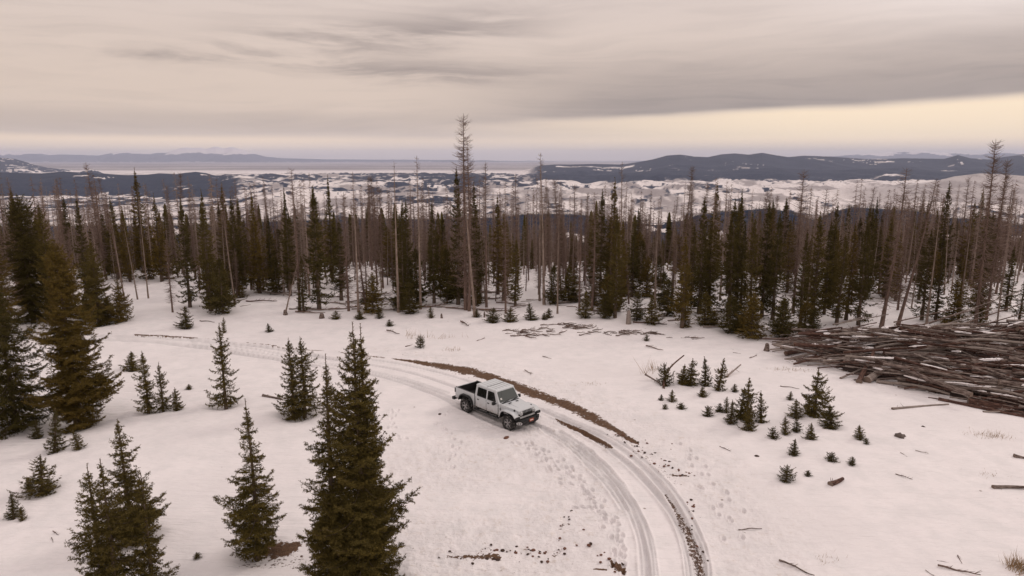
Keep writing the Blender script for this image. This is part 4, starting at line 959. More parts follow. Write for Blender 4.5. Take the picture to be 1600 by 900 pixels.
def hexa(bm, lo, hi, bev=0.0):
    """box-like solid from 4 lower and 4 upper corners"""
    v = [bm.verts.new(p) for p in (*lo, *hi)]
    fs = [bm.faces.new([v[i] for i in f]) for f in ((3, 2, 1, 0), (4, 5, 6, 7), (0, 1, 5, 4), (1, 2, 6, 5), (2, 3, 7, 6), (3, 0, 4, 7))]
    if bev:
        es = list({e for f in fs for e in f.edges}); bmesh.ops.bevel(bm, geom=es, offset=bev, segments=2, affect='EDGES', profile=0.7)
def box(bm, x0, x1, y0, y1, z0, z1, bev=0.0):
    hexa(bm, [(x0, y0, z0), (x1, y0, z0), (x1, y1, z0), (x0, y1, z0)], [(x0, y0, z1), (x1, y0, z1), (x1, y1, z1), (x0, y1, z1)], bev)
def extr(bm, prof, y0, y1, mi=0):
    """prism: xz outline extruded along y"""
    a = [bm.verts.new((x, y0, z)) for x, z in prof]; c = [bm.verts.new((x, y1, z)) for x, z in prof]
    fs = [bm.faces.new(a), bm.faces.new(c[::-1])]
    for i in range(len(prof)):
        j = (i + 1) % len(prof); fs.append(bm.faces.new([a[i], a[j], c[j], c[i]]))
    for f in fs: f.material_index = mi
def band(bm, line, th, y0, y1):
    """thick strip that follows an xz line (fender flare)"""
    out = []
    for i, (x, z) in enumerate(line):
        a = line[max(i - 1, 0)]; c = line[min(i + 1, len(line) - 1)]; dx, dz = c[0] - a[0], c[1] - a[1]; L = math.hypot(dx, dz)
        out.append((x + dz / L * th, z - dx / L * th))
    extr(bm, list(line) + out[::-1], y0, y1)
def disc(bm, c, r, axis, th, n=24, r2=None):
    ax = Vector(axis).normalized(); a = ax.orthogonal().normalized(); bb = ax.cross(a); c = Vector(c)
    r2 = r if r2 is None else r2
    v0 = [bm.verts.new(c + (a * math.cos(k * 6.2832 / n) + bb * math.sin(k * 6.2832 / n)) * r) for k in range(n)]
    v1 = [bm.verts.new(c + ax * th + (a * math.cos(k * 6.2832 / n) + bb * math.sin(k * 6.2832 / n)) * r2) for k in range(n)]
    bm.faces.new(v0[::-1]); bm.faces.new(v1)
    for k in range(n): j = (k + 1) % n; bm.faces.new([v0[k], v0[j], v1[j], v1[k]])
def lathe(bm, prof, n, cy_=0):
    """revolve (radius, y) profile round the y axis"""
    rings = [[bm.verts.new((r * math.cos(k * 6.2832 / n), y + cy_, r * math.sin(k * 6.2832 / n))) for k in range(n)] for r, y in prof]
    for a, c in zip(rings[:-1], rings[1:]):
        for k in range(n): j = (k + 1) % n; bm.faces.new([a[k], a[j], c[j], c[k]])
def make_truck():
    T = empty('pickup_truck', (0, 0, 0))
    tag(T, 'white four-door pickup truck with open bed on the snowy track', 'pickup truck')
    # chassis
    bm = bmesh.new(); box(bm, -2.6, 2.35, -.50, .50, .42, .62, .02); box(bm, -1.0, .95, -.74, .74, .50, .60)
    for x in (-1.745, 1.745): box(bm, x - .06, x + .06, -.7, .7, .34, .46)
    box(bm, 1.0, 2.3, -.60, .60, .55, .95); box(bm, -2.6, -1.1, -.70, .70, .58, .76)
    bm_obj('chassis', bm, M_und, T)
    # cab body: tub with doors
    body = None
    bm = bmesh.new()
    hexa(bm, [(-1.04, -.77, .58), (1.02, -.77, .58), (1.02, .77, .58), (-1.04, .77, .58)],
         [(-1.04, -.79, 1.19), (.98, -.76, 1.19), (.98, .76, 1.19), (-1.04, .79, 1.19)], .03)
    # pillars and roof shell (greenhouse)
    hexa(bm, [(-1.04, -.785, 1.17), (.95, -.755, 1.17), (.95, .755, 1.17), (-1.04, .785, 1.17)],
         [(-.99, -.675, 1.80), (.56, -.655, 1.80), (.56, .655, 1.80), (-.99, .675, 1.80)], .035)
    body = bm_obj('cab', bm, M_paint, T)
    bm = bmesh.new()
    hexa(bm, [(-1.02, -.695, 1.785), (.60, -.675, 1.785), (.60, .675, 1.785), (-1.02, .695, 1.785)],
         [(-.97, -.655, 1.86), (.53, -.635, 1.85), (.53, .635, 1.85), (-.97, .655, 1.86)], .025)
    roof = bm_obj('roof', bm, M_roof, T)
    bm = bmesh.new()
    for y in (-.45, -.23, 0, .23, .45): box(bm, -.9, .46, y - .012, y + .012, 1.853, 1.866)
    bm_obj('roof_rib', bm, mat('rib_grey', (0.40, 0.40, 0.40), .6), roof)
    bm = bmesh.new(); box(bm, -.18, -.165, -.64, .64, 1.850, 1.868); bm_obj('roof_seam', bm, M_seam, roof)
    def side_pt(x, tt, s, off=0.004):
        f = (x + 1.04) / 1.99
        yl = .785 - .03 * f; yu = .675 - .02 * (x + .99) / 1.55
        return (x, s * (yl + (yu - yl) * tt + off), 1.17 + .63 * tt)
    for s in (-1, 1):
        def pane(pts, nm, mm, off=.006, par=None):
            bm = bmesh.new(); c = [side_pt(x, tt, s, off) for x, tt in pts]; d = [side_pt(x, tt, s, off - .02) for x, tt in pts]
            a = [bm.verts.new(p) for p in c]; e = [bm.verts.new(p) for p in d]
            bm.faces.new(a); bm.faces.new(e[::-1])
            for i in range(len(a)): j = (i + 1) % len(a); bm.faces.new([a[i], a[j], e[j], e[i]])
            return bm_obj(nm, bm, mm, par or T)
        # doors as slightly raised skins
        for nm, x0, x1, wp, hx in (('front_door', -.06, .86, [(-.02, .09), (.66, .09), (.665, .16), (.475, .80), (.44, .85), (.02, .85), (-.02, .80)], .06),
                                   ('rear_door', -.94, -.09, [(-.82, .09), (-.14, .09), (-.12, .13), (-.12, .82), (-.15, .86), (-.80, .86), (-.84, .80), (-.86, .15)], -.80)):
            bm = bmesh.new()
            ys = s * .778; yo = s * .795
            hexa(bm, [(x0, ys, .60), (x1, ys, .60), (x1, yo, .62), (x0, yo, .62)], [(x0, ys, 1.17), (x1, ys, 1.17), (x1, s * .792, 1.17), (x0, s * .80, 1.17)], .008)
            d = bm_obj(nm, bm, M_paint, T)
            pane(wp, 'window', M_gls, .008, d)
            bm = bmesh.new(); box(bm, hx - .02 if hx > 0 else hx, hx + .13, min(s * .79, s * .835), max(s * .79, s * .835), 1.035, 1.075, .01); bm_obj('handle', bm, M_blk, d)
            bm = bmesh.new()
            for hz in (.75, 1.0): box(bm, x1 - .01, x1 + .03, min(s * .785, s * .815), max(s * .785, s * .815), hz, hz + .05)
            bm_obj('hinge', bm, M_paint, d)
        bm = bmesh.new(); box(bm, -.085, -.065, min(s * .77, s * .797), max(s * .77, s * .797), .60, 1.17); box(bm, -.965, -.945, min(s * .77, s * .797), max(s * .77, s * .797), .60, 1.17); box(bm, .865, .88, min(s * .76, s * .79), max(s * .76, s * .79), .60, 1.17)
        bm_obj('door_seam', bm, M_seam, T)
        bm = bmesh.new(); box(bm, .62, .76, min(s * .86, s * 1.02), max(s * .86, s * 1.02), 1.14, 1.30, .03); box(bm, .68, .74, min(s * .77, s * .90), max(s * .77, s * .90), 1.16, 1.21)
        bm_obj('mirror', bm, M_blk, T)
        # front fender: body-coloured flare over a black arch
        fl = [(1.06, .60), (1.18, .90), (1.30, 1.01), (1.45, 1.055), (2.02, 1.045), (2.20, .98), (2.34, .84)]
        bm = bmesh.new(); band(bm, fl, .055, min(s * .55, s * .925), max(s * .55, s * .925)); fd = bm_obj('fender', bm, M_paint, T)
        fl2 = [(x * .985 + .026, z - .057) for x, z in fl]
        bm = bmesh.new(); band(bm, fl2, .045, min(s * .56, s * .915), max(s * .56, s * .915)); bm_obj('arch_liner', bm, M_blk, fd)
        bm = bmesh.new(); box(bm, 2.22, 2.40, min(s * .60, s * .90), max(s * .60, s * .90), .72, .86, .03); bm_obj('fender_lamp_housing', bm, M_blk, fd)
        bm = bmesh.new(); box(bm, 1.02, 1.07, min(s * .77, s * .80), max(s * .77, s * .80), .93, 1.03, .005); bm_obj('side_vent', bm, M_blk, T)
        # bed side with wheel arch
        pr = [(-2.72, .66), (-2.32, .66), (-2.28, .80), (-2.18, .95), (-2.02, 1.03), (-1.48, 1.03), (-1.32, .95), (-1.22, .80), (-1.16, .60), (-1.065, .60), (-1.065, 1.27), (-2.72, 1.27)]
        bm = bmesh.new(); extr(bm, pr, min(s * .735, s * .80), max(s * .735, s * .80)); bs = bm_obj('bed_side', bm, M_paint, T)
        bm = bmesh.new(); box(bm, -2.70, -1.08, min(s * .728, s * .79), max(s * .728, s * .79), 1.268, 1.292, .006); bm_obj('rail_cap', bm, M_blk, bs)
        rl = [(-2.36, .66), (-2.29, .83), (-2.17, .985), (-2.02, 1.06), (-1.48, 1.06), (-1.32, .985), (-1.20, .83), (-1.13, .62)]
        bm = bmesh.new(); band(bm, rl, .06, min(s * .74, s * .925), max(s * .74, s * .925)); bm_obj('rear_flare', bm, M_blk, T)
        bm = bmesh.new(); box(bm, -2.80, -2.66, min(s * .62, s * .80), max(s * .62, s * .80), .95, 1.22, .02); tl = bm_obj('tail_lamp', bm, M_blk, T)
        bm = bmesh.new(); box(bm, -2.812, -2.795, min(s * .65, s * .78), max(s * .65, s * .78), .98, 1.19); bm_obj('lens', bm, M_tail, tl)
        bm = bmesh.new(); box(bm, -1.0, 1.0, min(s * .80, s * .90), max(s * .80, s * .90), .44, .50, .02)
        for x in (-.8, .0, .8): box(bm, x - .03, x + .03, min(s * .5, s * .82), max(s * .5, s * .82), .45, .51)
        bm_obj('side_step', bm, M_blk, T)
        # front lamps
        bm = bmesh.new(); disc(bm, (2.285, s * .445, .965), .105, (1, 0, 0), .035); hl = bm_obj('headlight', bm, M_chr, T)
        bm = bmesh.new(); disc(bm, (2.318, s * .445, .965), .088, (1, 0, 0), .02, r2=.07); bm_obj('lens', bm, M_lens, hl)
        bm = bmesh.new(); box(bm, 1.93, 2.00, min(s * .585, s * .635), max(s * .585, s * .635), 1.03, 1.15, .012); bm_obj('hood_latch', bm, M_blk, T)
    # windshield and rear window
    bm = bmesh.new()
    def ws(y, tt, o): return (.95 - .39 * tt + o, y * (1 - .13 * tt), 1.17 + .63 * tt)
    q = [(-.66, .12), (.66, .12), (.68, .17), (.68, .86), (.65, .91), (-.65, .91), (-.68, .86), (-.68, .17)]
    a = [bm.verts.new(ws(y, tt, .010)) for y, tt in q]; e = [bm.verts.new(ws(y, tt, -.02)) for y, tt in q]
    bm.faces.new(a); bm.faces.new(e[::-1])
    for i in range(len(a)): j = (i + 1) % len(a); bm.faces.new([a[i], a[j], e[j], e[i]])
    w = bm_obj('windshield', bm, M_ws, T)
    bm = bmesh.new()
    a = [bm.verts.new(ws(y, tt, .013)) for y, tt in ((-.57, .30), (-.47, .30), (-.47, .44), (-.57, .44))]; bm.faces.new(a)
    bm_obj('sticker', bm, M_stick, w)
    bm = bmesh.new()
    for y0, y1 in ((-.60, -.02), (.06, .60)):
        p0 = Vector((1.02, y0, 1.235)); p1 = Vector(ws(y1, .14, .03)); d_ = (p1 - p0)
        hexa(bm, [p0, p0 + Vector((.03, 0, 0)), p1 + Vector((.03, 0, 0)), p1], [p0 + Vector((0, 0, .025)), p0 + Vector((.03, 0, .025)), p1 + Vector((.03, 0, .025)), p1 + Vector((0, 0, .025))])
    bm_obj('wiper', bm, M_blk, w)
    bm = bmesh.new(); hexa(bm, [(-1.052, -.55, 1.28), (-1.03, -.55, 1.28), (-1.03, .55, 1.28), (-1.052, .55, 1.28)], [(-1.012, -.5, 1.70), (-.99, -.5, 1.70), (-.99, .5, 1.70), (-1.012, .5, 1.70)]); bm_obj('rear_window', bm, M_gls, T)
    bm = bmesh.new(); box(bm, -.9, .7, -.6, .6, 1.0, 1.1); bm_obj('interior', bm, M_blk, T)
    # hood, cowl, grille
    bm = bmesh.new(); hexa(bm, [(.96, -.72, .75), (2.24, -.56, .75), (2.24, .56, .75), (.96, .72, .75)], [(.96, -.70, 1.215), (2.24, -.545, 1.115), (2.24, .545, 1.115), (.96, .70, 1.215)], .035)
    hexa(bm, [(1.05, -.36, 1.19), (2.0, -.30, 1.12), (2.0, .30, 1.12), (1.05, .36, 1.19)], [(1.15, -.30, 1.238), (1.9, -.25, 1.160), (1.9, .25, 1.160), (1.15, .30, 1.238)], .015)
    hood = bm_obj('hood', bm, M_paint, T)
    bm = bmesh.new(); box(bm, .975, 1.04, -.60, .60, 1.205, 1.228); bm_obj('cowl_vent', bm, M_blk, hood)
    bm = bmesh.new()
    for y in (-.25, .25): hexa(bm, [(1.22, y - .08, 1.215), (1.30, y - .08, 1.207), (1.30, y + .08, 1.207), (1.22, y + .08, 1.215)], [(1.22, y - .08, 1.247), (1.30, y - .08, 1.236), (1.30, y + .08, 1.236), (1.22, y + .08, 1.247)])
    bm_obj('hood_vent', bm, M_blk, hood)
    bm = bmesh.new(); hexa(bm, [(2.22, -.60, .70), (2.31, -.58, .70), (2.31, .58, .70), (2.22, .60, .70)], [(2.20, -.585, 1.125), (2.27, -.565, 1.125), (2.27, .565, 1.125), (2.20, .585, 1.125)], .03); gr = bm_obj('grille', bm, M_paint, T)
    for k in range(7):
        y = (k - 3) * .096
        bm = bmesh.new(); hexa(bm, [(2.29, y - .024, .80), (2.318, y - .024, .80), (2.318, y + .024, .80), (2.29, y + .024, .80)], [(2.27, y - .024, 1.09), (2.290, y - .024, 1.09), (2.290, y + .024, 1.09), (2.27, y + .024, 1.09)]); bm_obj('slot', bm, M_seam, gr)
    # front bumper
    bm = bmesh.new(); hexa(bm, [(2.34, -.86, .46), (2.56, -.56, .44), (2.56, .56, .44), (2.34, .86, .46)], [(2.32, -.88, .66), (2.62, -.58, .68), (2.62, .58, .68), (2.32, .88, .66)], .03)
    fb = bm_obj('front_bumper', bm, M_blk, T)
    for s in (-1, 1):
        bm = bmesh.new(); c = Vector((2.47, s * .73, .565)); nx = Vector((.30, s * .28, 0)).normalized(); tx = Vector((-nx.y, nx.x, 0))
        n = 20; ring = []
        for R1, R2, o in ((.15, .075, .055), (.115, .045, .06)):
            ring.append([bm.verts.new(c + nx * o + tx * R1 * math.copysign(abs(math.cos(k * 6.2832 / n)) ** .7, math.cos(k * 6.2832 / n)) + Vector((0, 0, R2 * math.sin(k * 6.2832 / n)))) for k in range(n)])
        for k in range(n): j = (k + 1) % n; bm.faces.new([ring[0][k], ring[0][j], ring[1][j], ring[1][k]])
        bm_obj('fog_lamp_ring', bm, M_chr, fb)
        bm = bmesh.new(); disc(bm, c + nx * .045, .04, nx, .02); bm_obj('fog_lamp', bm, M_lens, fb)
        bm = bmesh.new(); box(bm, 2.58, 2.70, s * .40 - .02, s * .40 + .02, .66, .72, .01); bm_obj('tow_hook', bm, M_blk, fb)
    bm = bmesh.new(); box(bm, 2.622, 2.634, -.155, .155, .555, .71); pl = bm_obj('number_plate', bm, M_plate, fb)
    bm = bmesh.new(); box(bm, 2.634, 2.637, -.11, .11, .605, .650); bm_obj('plate_band', bm, M_platew, pl)
    # bed
    bm = bmesh.new(); box(bm, -2.66, -1.08, -.735, .735, .76, .80)
    for s in (-1, 1): box(bm, -2.66, -1.08, min(s * .705, s * .733), max(s * .705, s * .733), .79, 1.262); box(bm, -2.1, -1.4, min(s * .52, s * .71), max(s * .52, s * .71), .79, .98)
    box(bm, -1.10, -1.075, -.73, .73, .79, 1.262); box(bm, -2.655, -2.63, -.73, .73, .79, 1.262)
    bm_obj('bed_liner', bm, M_liner, T)
    bm = bmesh.new(); box(bm, -2.735, -2.66, -.62, .62, .70, 1.27, .012); bm_obj('tailgate', bm, M_paint, T)
    bm = bmesh.new(); box(bm, -1.074, -1.05, -.79, .79, .60, 1.26); bm_obj('bed_front_panel', bm, M_und, T)
    bm = bmesh.new(); box(bm, -2.98, -2.78, -.86, .86, .50, .66, .03); bm_obj('rear_bumper', bm, M_blk, T)
    bm = bmesh.new(); disc(bm, (1.0, -.66, 1.2), .006, (0, 0, 1), .75, n=6); bm_obj('antenna', bm, M_blk, T)
    bm = bmesh.new(); disc(bm, (-1.35, .798, 1.14), .07, (0, 1, 0), .012); bm_obj('fuel_cap', bm, M_blk, T)
    # wheels
    tyre = bmesh.new(); lathe(tyre, [(.235, -.12), (.30, -.138), (.375, -.135), (.405, -.115), (.412, -.06), (.412, .06), (.405, .115), (.375, .135), (.30, .138), (.235, .12)], 48)
    for k in range(40):
        a0 = k * 6.2832 / 40
        for yy0, yy1 in ((-.125, -.03), (.03, .125)):
            a1 = a0 + .09; off = .06 if yy0 > 0 else 0
            c = [(math.cos(a + off), math.sin(a + off)) for a in (a0, a1)]
            hexa(tyre, [(c[0][0] * .40, yy0, c[0][1] * .40), (c[1][0] * .40, yy0, c[1][1] * .40), (c[1][0] * .40, yy1, c[1][1] * .40), (c[0][0] * .40, yy1, c[0][1] * .40)],
                 [(c[0][0] * .424, yy0, c[0][1] * .424), (c[1][0] * .424, yy0, c[1][1] * .424), (c[1][0] * .424, yy1, c[1][1] * .424), (c[0][0] * .424, yy1, c[0][1] * .424)])
    rim = bmesh.new(); lathe(rim, [(.24, -.10), (.235, -.05), (.10, -.02), (.0, -.02)], 32); lathe(rim, [(.24, .10), (.235, .05), (.0, .05)], 32)
    spk = bmesh.new(); lathe(spk, [(.245, -.118), (.228, -.112), (.228, -.095), (.245, -.095)], 36)
    for k in range(5):
        for dd in (-.17, .17):
            a = k * 1.25664 + dd; ca, sa = math.cos(a), math.sin(a); cb, sb = math.cos(k * 1.25664 + dd * .5), math.sin(k * 1.25664 + dd * .5)
            p0 = Vector((cb * .05, -.085, sb * .05)); p1 = Vector((ca * .235, -.105, sa * .235)); w_ = Vector((-sa, 0, ca)) * .017; h_ = Vector((0, .03, 0))
            hexa(spk, [p0 - w_ + h_, p1 - w_ + h_, p1 + w_ + h_, p0 + w_ + h_], [p0 - w_, p1 - w_, p1 + w_, p0 + w_])
    disc(spk, (0, -.06, 0), .045, (0, -1, 0), .04, 16)
    first = None
    for x in (1.745, -1.745):
        for s in (-1, 1):
            if first is None:
                w_ = bm_obj('wheel', rim, M_rimd, T); ty = bm_obj('tyre', tyre, M_rub, w_); sp_ = bm_obj('rim', spk, M_rims, w_); first = (w_, ty, sp_)
            else:
                w_ = first[0].copy(); COL.objects.link(w_); w_.parent = T
                for c_ in first[1:]: d_ = c_.copy(); COL.objects.link(d_); d_.parent = w_
            w_.location = (x, s * .80, .415); w_.rotation_euler = (0, 0.4 * x, 0 if s < 0 else math.pi)
    return T
truck = make_truck()
Pf = at(793, 671); Pr = at(728.5, 643.5)
hd = (Pf - Pr); hd.z = 0; TH = math.atan2(hd.y, hd.x)
mid_ = (Pf + Pr) / 2; left_ = Vector((-math.sin(TH), math.cos(TH), 0))
tc_ = mid_ + left_ * 0.86
truck.location = (tc_.x, tc_.y, gz(tc_.x, tc_.y) - 0.05); truck.rotation_euler = (0, 0, TH)
print('TRUCK', tuple(tc_), 'wheelbase seen', hd.length, 'heading', math.degrees(TH))

# ------------------------------------------------------------------ logs
def log_mesh(L, r, seed, m, stubs=6, bend=.12, taper=.6):
    rg = np.random.default_rng(seed); n = 14; k = 9
    s_ = np.linspace(0, 1, n); rad = r * (1 - (1 - taper) * s_) * (1 + .08 * (rg.random(n) - .5)); rad[0] *= 1.12
    cy1 = bend * np.sin(s_ * 3.0 + rg.random()) * rg.normal(); cz1 = .4 * bend * np.sin(s_ * 4 + 2) * rg.normal(); cy1 -= cy1[0]; cz1 -= cz1[0]
    th = np.arange(k) * 6.2832 / k; jit = 1 + .10 * (rg.random((1, k)) - .5)
    V = np.stack([np.repeat((s_ * L)[:, None], k, 1) - L / 2, cy1[:, None] + rad[:, None] * jit * np.cos(th), cz1[:, None] + rad[:, None] * jit * np.sin(th)], -1).reshape(-1, 3)
    idx = np.arange(n * k).reshape(n, k)
    F = np.stack([idx[:-1], idx[1:], np.roll(idx[1:], -1, 1), np.roll(idx[:-1], -1, 1)], -1).reshape(-1, 4)
    cap = np.array([[-L / 2 - .01, 0, 0], [L / 2 + .01, cy1[-1], cz1[-1]]]); i0 = len(V)
    c1 = np.stack([np.full(k, i0), idx[0], np.roll(idx[0], -1)], 1); c2 = np.stack([np.full(k, i0 + 1), np.roll(idx[-1], -1), idx[-1]], 1)
    VV = [V, cap]; FF = [F, np.vstack([c1, c2])]; mi = [np.zeros(len(F)), np.ones(2 * k)]
    off = i0 + 2
    if stubs:
        q = rg.random(stubs) * .9 + .05; a = rg.random(stubs) * 6.283; ii = (q * (n - 1)).astype(int)
        A = np.stack([q * L - L / 2, cy1[ii], cz1[ii]], 1); ln = (r + .05 + .28 * rg.random(stubs) ** 2)[:, None]
        D = np.stack([rg.normal(.4, .3, stubs), np.cos(a), np.sin(a)], 1); B = A + nrm(D) * ln
        tv, tf = tubes(A, B, np.full(stubs, .018), np.full(stubs, .006), 4); VV.append(tv); FF.append(tf + off); mi.append(np.zeros(len(tf)))
    o = []
    V = np.vstack(VV); return mesh_np('log', V, FF, [m, M_cut], np.concatenate(mi).astype(int), smooth=False)
LOGM = []
for i, (L, r_, m_) in enumerate([(6.5, .14, M_logb), (7.5, .10, M_logr), (5.0, .13, M_logg), (8.0, .085, M_logb), (4.0, .12, M_logr), (6.0, .08, M_logb), (7.0, .13, M_logb), (3.2, .10, M_logg), (5.5, .11, M_logr), (8.0, .06, M_logr), (2.4, .15, M_logb), (6.0, .15, M_logr)]):
    LOGM.append((L, r_, log_mesh(L, r_, 700 + i, m_, stubs=8 + (i * 5) % 14, bend=.22)))
PF = np.array([(1205, 556), (1250, 560), (1300, 577), (1345, 592), (1400, 602), (1440, 616), (1500, 632), (1560, 643), (1640, 655), (1800, 680)])
PBK = np.array([(1205, 545), (1240, 534), (1300, 527), (1400, 521), (1600, 516), (1800, 514)])
rl_ = np.random.default_rng(91)
HX0, HY0, RES = 14.0, 30.0, 0.16
hmap = np.zeros((190, 240)); gyy, gxx = np.meshgrid(HY0 + np.arange(190) * RES, HX0 + np.arange(240) * RES, indexing='ij'); hmap = ground_z(gxx, gyy)
def mound(X, Yv):
    px_, py_ = topix(X, Yv, 0 * X)
    f_ = np.interp(px_, PF[:, 0], PF[:, 1]); b_ = np.interp(px_, PBK[:, 0], PBK[:, 1])
    sA = pix(px_, f_)[1]; sB = pix(px_, b_)[1]; yA = CAM_H / sA + .8; yB = CAM_H / sB - .3
    tt_ = np.clip((Yv - yA) / np.maximum(yB - yA, .5), 0, 1)
    return 0.75 * np.sin(tt_ * math.pi) ** .6 * sstep(1230, 1400, px_) * (.85 + .3 * vn(X / 2.2, Yv / 2.2, 88))
hmap = hmap + mound(gxx, gyy)
_m = mound(gxx, gyy); _z = ground_z(gxx, gyy) + _m * .93 - .12 + (vn(gxx * 3, gyy * 3, 89) - .5) * .16 * (_m > .1)
o = link('brush_heap', mesh_np('brush_heap', np.stack([gxx.ravel(), gyy.ravel(), _z.ravel()], 1), grid_faces(*gxx.shape)[(_m[:-1, :-1] > .06).ravel()], [mat('rotten_wood', (0.045, 0.028, 0.023), .95)], smooth=False)); tag(o, kind='stuff'); o['label'] = 'compacted broken wood under the heaped logs'
def lay_log(cx, cyy, head, idx, label, group, sc_=1.0, snowp=0.0, maxz=None, name='log', lift=0.0):
    L, r_, me_ = LOGM[idx]; L *= sc_; r_ *= sc_
    n = max(6, int(L / RES)); s_ = np.linspace(-L / 2, L / 2, n); xs = cx + s_ * math.cos(head); ys = cyy + s_ * math.sin(head)
    ix = np.clip(((xs - HX0) / RES).astype(int), 0, 239); iy = np.clip(((ys - HY0) / RES).astype(int), 0, 189); h = hmap[iy, ix]
    A = np.stack([s_, np.ones(n)], 1); best_ = None
    # rest on the two highest supports, one on each side of the middle
    hl = h[:n // 2]; hr = h[n // 2:]; i1 = int(np.argmax(hl)); i2 = int(np.argmax(hr)) + n // 2
    if i2 - i1 < n * .25: i1 = 0 if h[0] > h[-1] else i1; i2 = n - 1 if i1 < n // 2 else i2
    sl = (h[i2] - h[i1]) / max(s_[i2] - s_[i1], .5); sl = max(-.16, min(.16, sl)); z0_ = max(h[i1] - sl * s_[i1], h[i2] - sl * s_[i2]) + r_ * .75 + lift
    z_ = z0_ + sl * s_
    if maxz is not None and (z_.max() - float(np.mean(ground_z(xs, ys)))) > maxz: return None
    for o_ in (-1, 0, 1):
        jx = np.clip(ix + (o_ if abs(math.sin(head)) > .7 else 0), 0, 239); jy = np.clip(iy + (o_ if abs(math.sin(head)) <= .7 else 0), 0, 189)
        hmap[jy, jx] = np.maximum(hmap[jy, jx], z_ + r_ * (.55 if o_ else .9) * np.interp(s_, [-L / 2, L / 2], [1, .6]))
    o = link(name, me_); o.location = (cx, cyy, z0_); o.scale = (sc_,) * 3
    o.rotation_euler = (0, -math.atan(sl), head); o.rotation_mode = 'XYZ'
    tag(o, label, 'log', group)
    LAID.append((cx, cyy, z0_, head, sl, L, r_))
    return o
LAID = []
GL = 'logs heaped in the big pile'
cnt = 0; tries = 0
while cnt < 285 and tries < 4000:
    tries += 1
    q = rl_.random(); px = 1215 + 560 * q ** .85; tt = rl_.beta(1.0, 1.15)
    pf = np.interp(px, PF[:, 0], PF[:, 1]); pb = np.interp(px, PBK[:, 0], PBK[:, 1])
    u0, s0 = pix(px, pf); u1, s1 = pix(px, pb)
    yA = CAM_H / float(s0); yB = CAM_H / float(s1); Yc = yA + (yB - yA) * tt; xc = float(u0) * Yc
    hd_ = np.interp(tt, [0, .3, .6, 1], [-42, -20, -4, 8]); 
    if px < 1380: hd_ = np.interp(px, [1200, 1380], [14, hd_])
    hd_ = R(hd_ + rl_.normal(0, 14))
    if rl_.random() < .5: hd_ += math.pi
    li = int(rl_.integers(len(LOGM))); L = LOGM[li][0]
    # keep the left ends inside the footprint
    sc_ = rl_.uniform(.75, 1.1)
    ok = True
    for e in (-.5, .5):
        ex = xc + e * L * sc_ * math.cos(hd_); ey = Yc + e * L * sc_ * math.sin(hd_)
        epx, epy = topix(ex, ey, 0.0)
        if epx < 1203 or epy > np.interp(epx, PF[:, 0], PF[:, 1]) + 7 or epy < np.interp(epx, PBK[:, 0], PBK[:, 1]) - 6: ok = False
    if not ok: continue
    mz = np.interp(tt, [0, .25, .6, 1], [1.1, 2.2, 2.7, 2.1]) * np.interp(px, [1200, 1260, 1400, 1600], [.45, .7, .9, 1.0])
    bl_ = {M_logb.name: 'brown', M_logr.name: 'reddish', M_logg.name: 'bleached grey'}[LOGM[li][2].materials[0].name]
    sz_ = ('thin ' if LOGM[li][1] * sc_ < .085 else 'thick ' if LOGM[li][1] * sc_ > .13 else '') + ('short ' if LOGM[li][0] * sc_ < 4 else 'long ' if LOGM[li][0] * sc_ > 7 else '')
    wh_ = ('front' if tt < .33 else 'middle' if tt < .66 else 'back') + ' of the heap, ' + ('towards its left tip' if px < 1320 else 'below the leaning dead tree' if px < 1440 else 'below the gnarled double snag' if px < 1560 else 'at the right edge')
    lab_ = sz_ + bl_ + ' log at the ' + wh_
    if lay_log(xc, Yc, hd_, li, lab_, 'logs of one look, ' + lab_, sc_, maxz=float(mz)) is not None: cnt += 1
print('LOGS', cnt, tries, 'top', max(l[2] for l in LAID))
def log_between(p0, p1, r_, label, m_, seed, z0=None, z1=None, name='log', cat='log', group=None, stubs=4, bend=.05):
    a = at(*p0); c = at(*p1)
    a.z += r_ * .6 if z0 is None else z0; c.z += r_ * .6 if z1 is None else z1
    d = c - a; L = d.length; me_ = log_mesh(L, r_, seed, m_, stubs=stubs, bend=bend)
    o = link(name, me_); o.location = (a + c) / 2; o.rotation_euler = (0, -math.asin(d.z / L), math.atan2(d.y, d.x)); tag(o, label, cat, group); return o
log_between((1354, 598), (1412, 572), .24, 'thick pale log sticking out of the front of the heap, snow along its top', M_logg, 801, z1=.8)
log_between((1342, 599), (1362, 575), .17, 'short dark log propped steeply against the front of the heap', M_logr, 802, z1=1.1)
log_between((1313, 592), (1352, 583), .07, 'thin splintered stick pointing left from the front of the heap', M_logg, 803, z1=.35)
log_between((1403, 601), (1447, 611), .16, 'dark log lying alone just in front of the heap', M_logb, 804)
log_between((1512, 630), (1578, 640), .20, 'thick twisted butt log at the lower front of the heap', M_logr, 805)
log_between((1394, 640), (1482, 633), .08, 'long thin pale pole with a dark butt on the snow below the heap', M_logg, 806)
log_between((1536, 644), (1578, 646), .05, 'thin straight stick on the snow at the right below the heap', M_logg, 807, cat='stick')
log_between((1297, 759), (1317, 750), .12, 'short broken chunk of bark-covered log on open snow', M_logr, 808)
log_between((1551, 763), (1606, 763), .09, 'dark log end reaching in from the right edge, lower one', M_logb, 809)
log_between((1584, 714), (1610, 718), .10, 'dark log end reaching in from the right edge, upper one', M_logb, 810)
log_between((411, 619), (441, 625), .08, 'grey log on the snow left of the twin spruces', M_logb, 811)
log_between((1037, 608), (1058, 576), .07, 'crooked dead branch leaning in the broad low spruce bush', M_logr, 812, z1=.9, cat='fallen branch', bend=.2)
log_between((1008, 592), (1032, 601), .06, 'dead branch pointing left from the broad low spruce bush', M_logb, 813, z0=.3, cat='fallen branch')
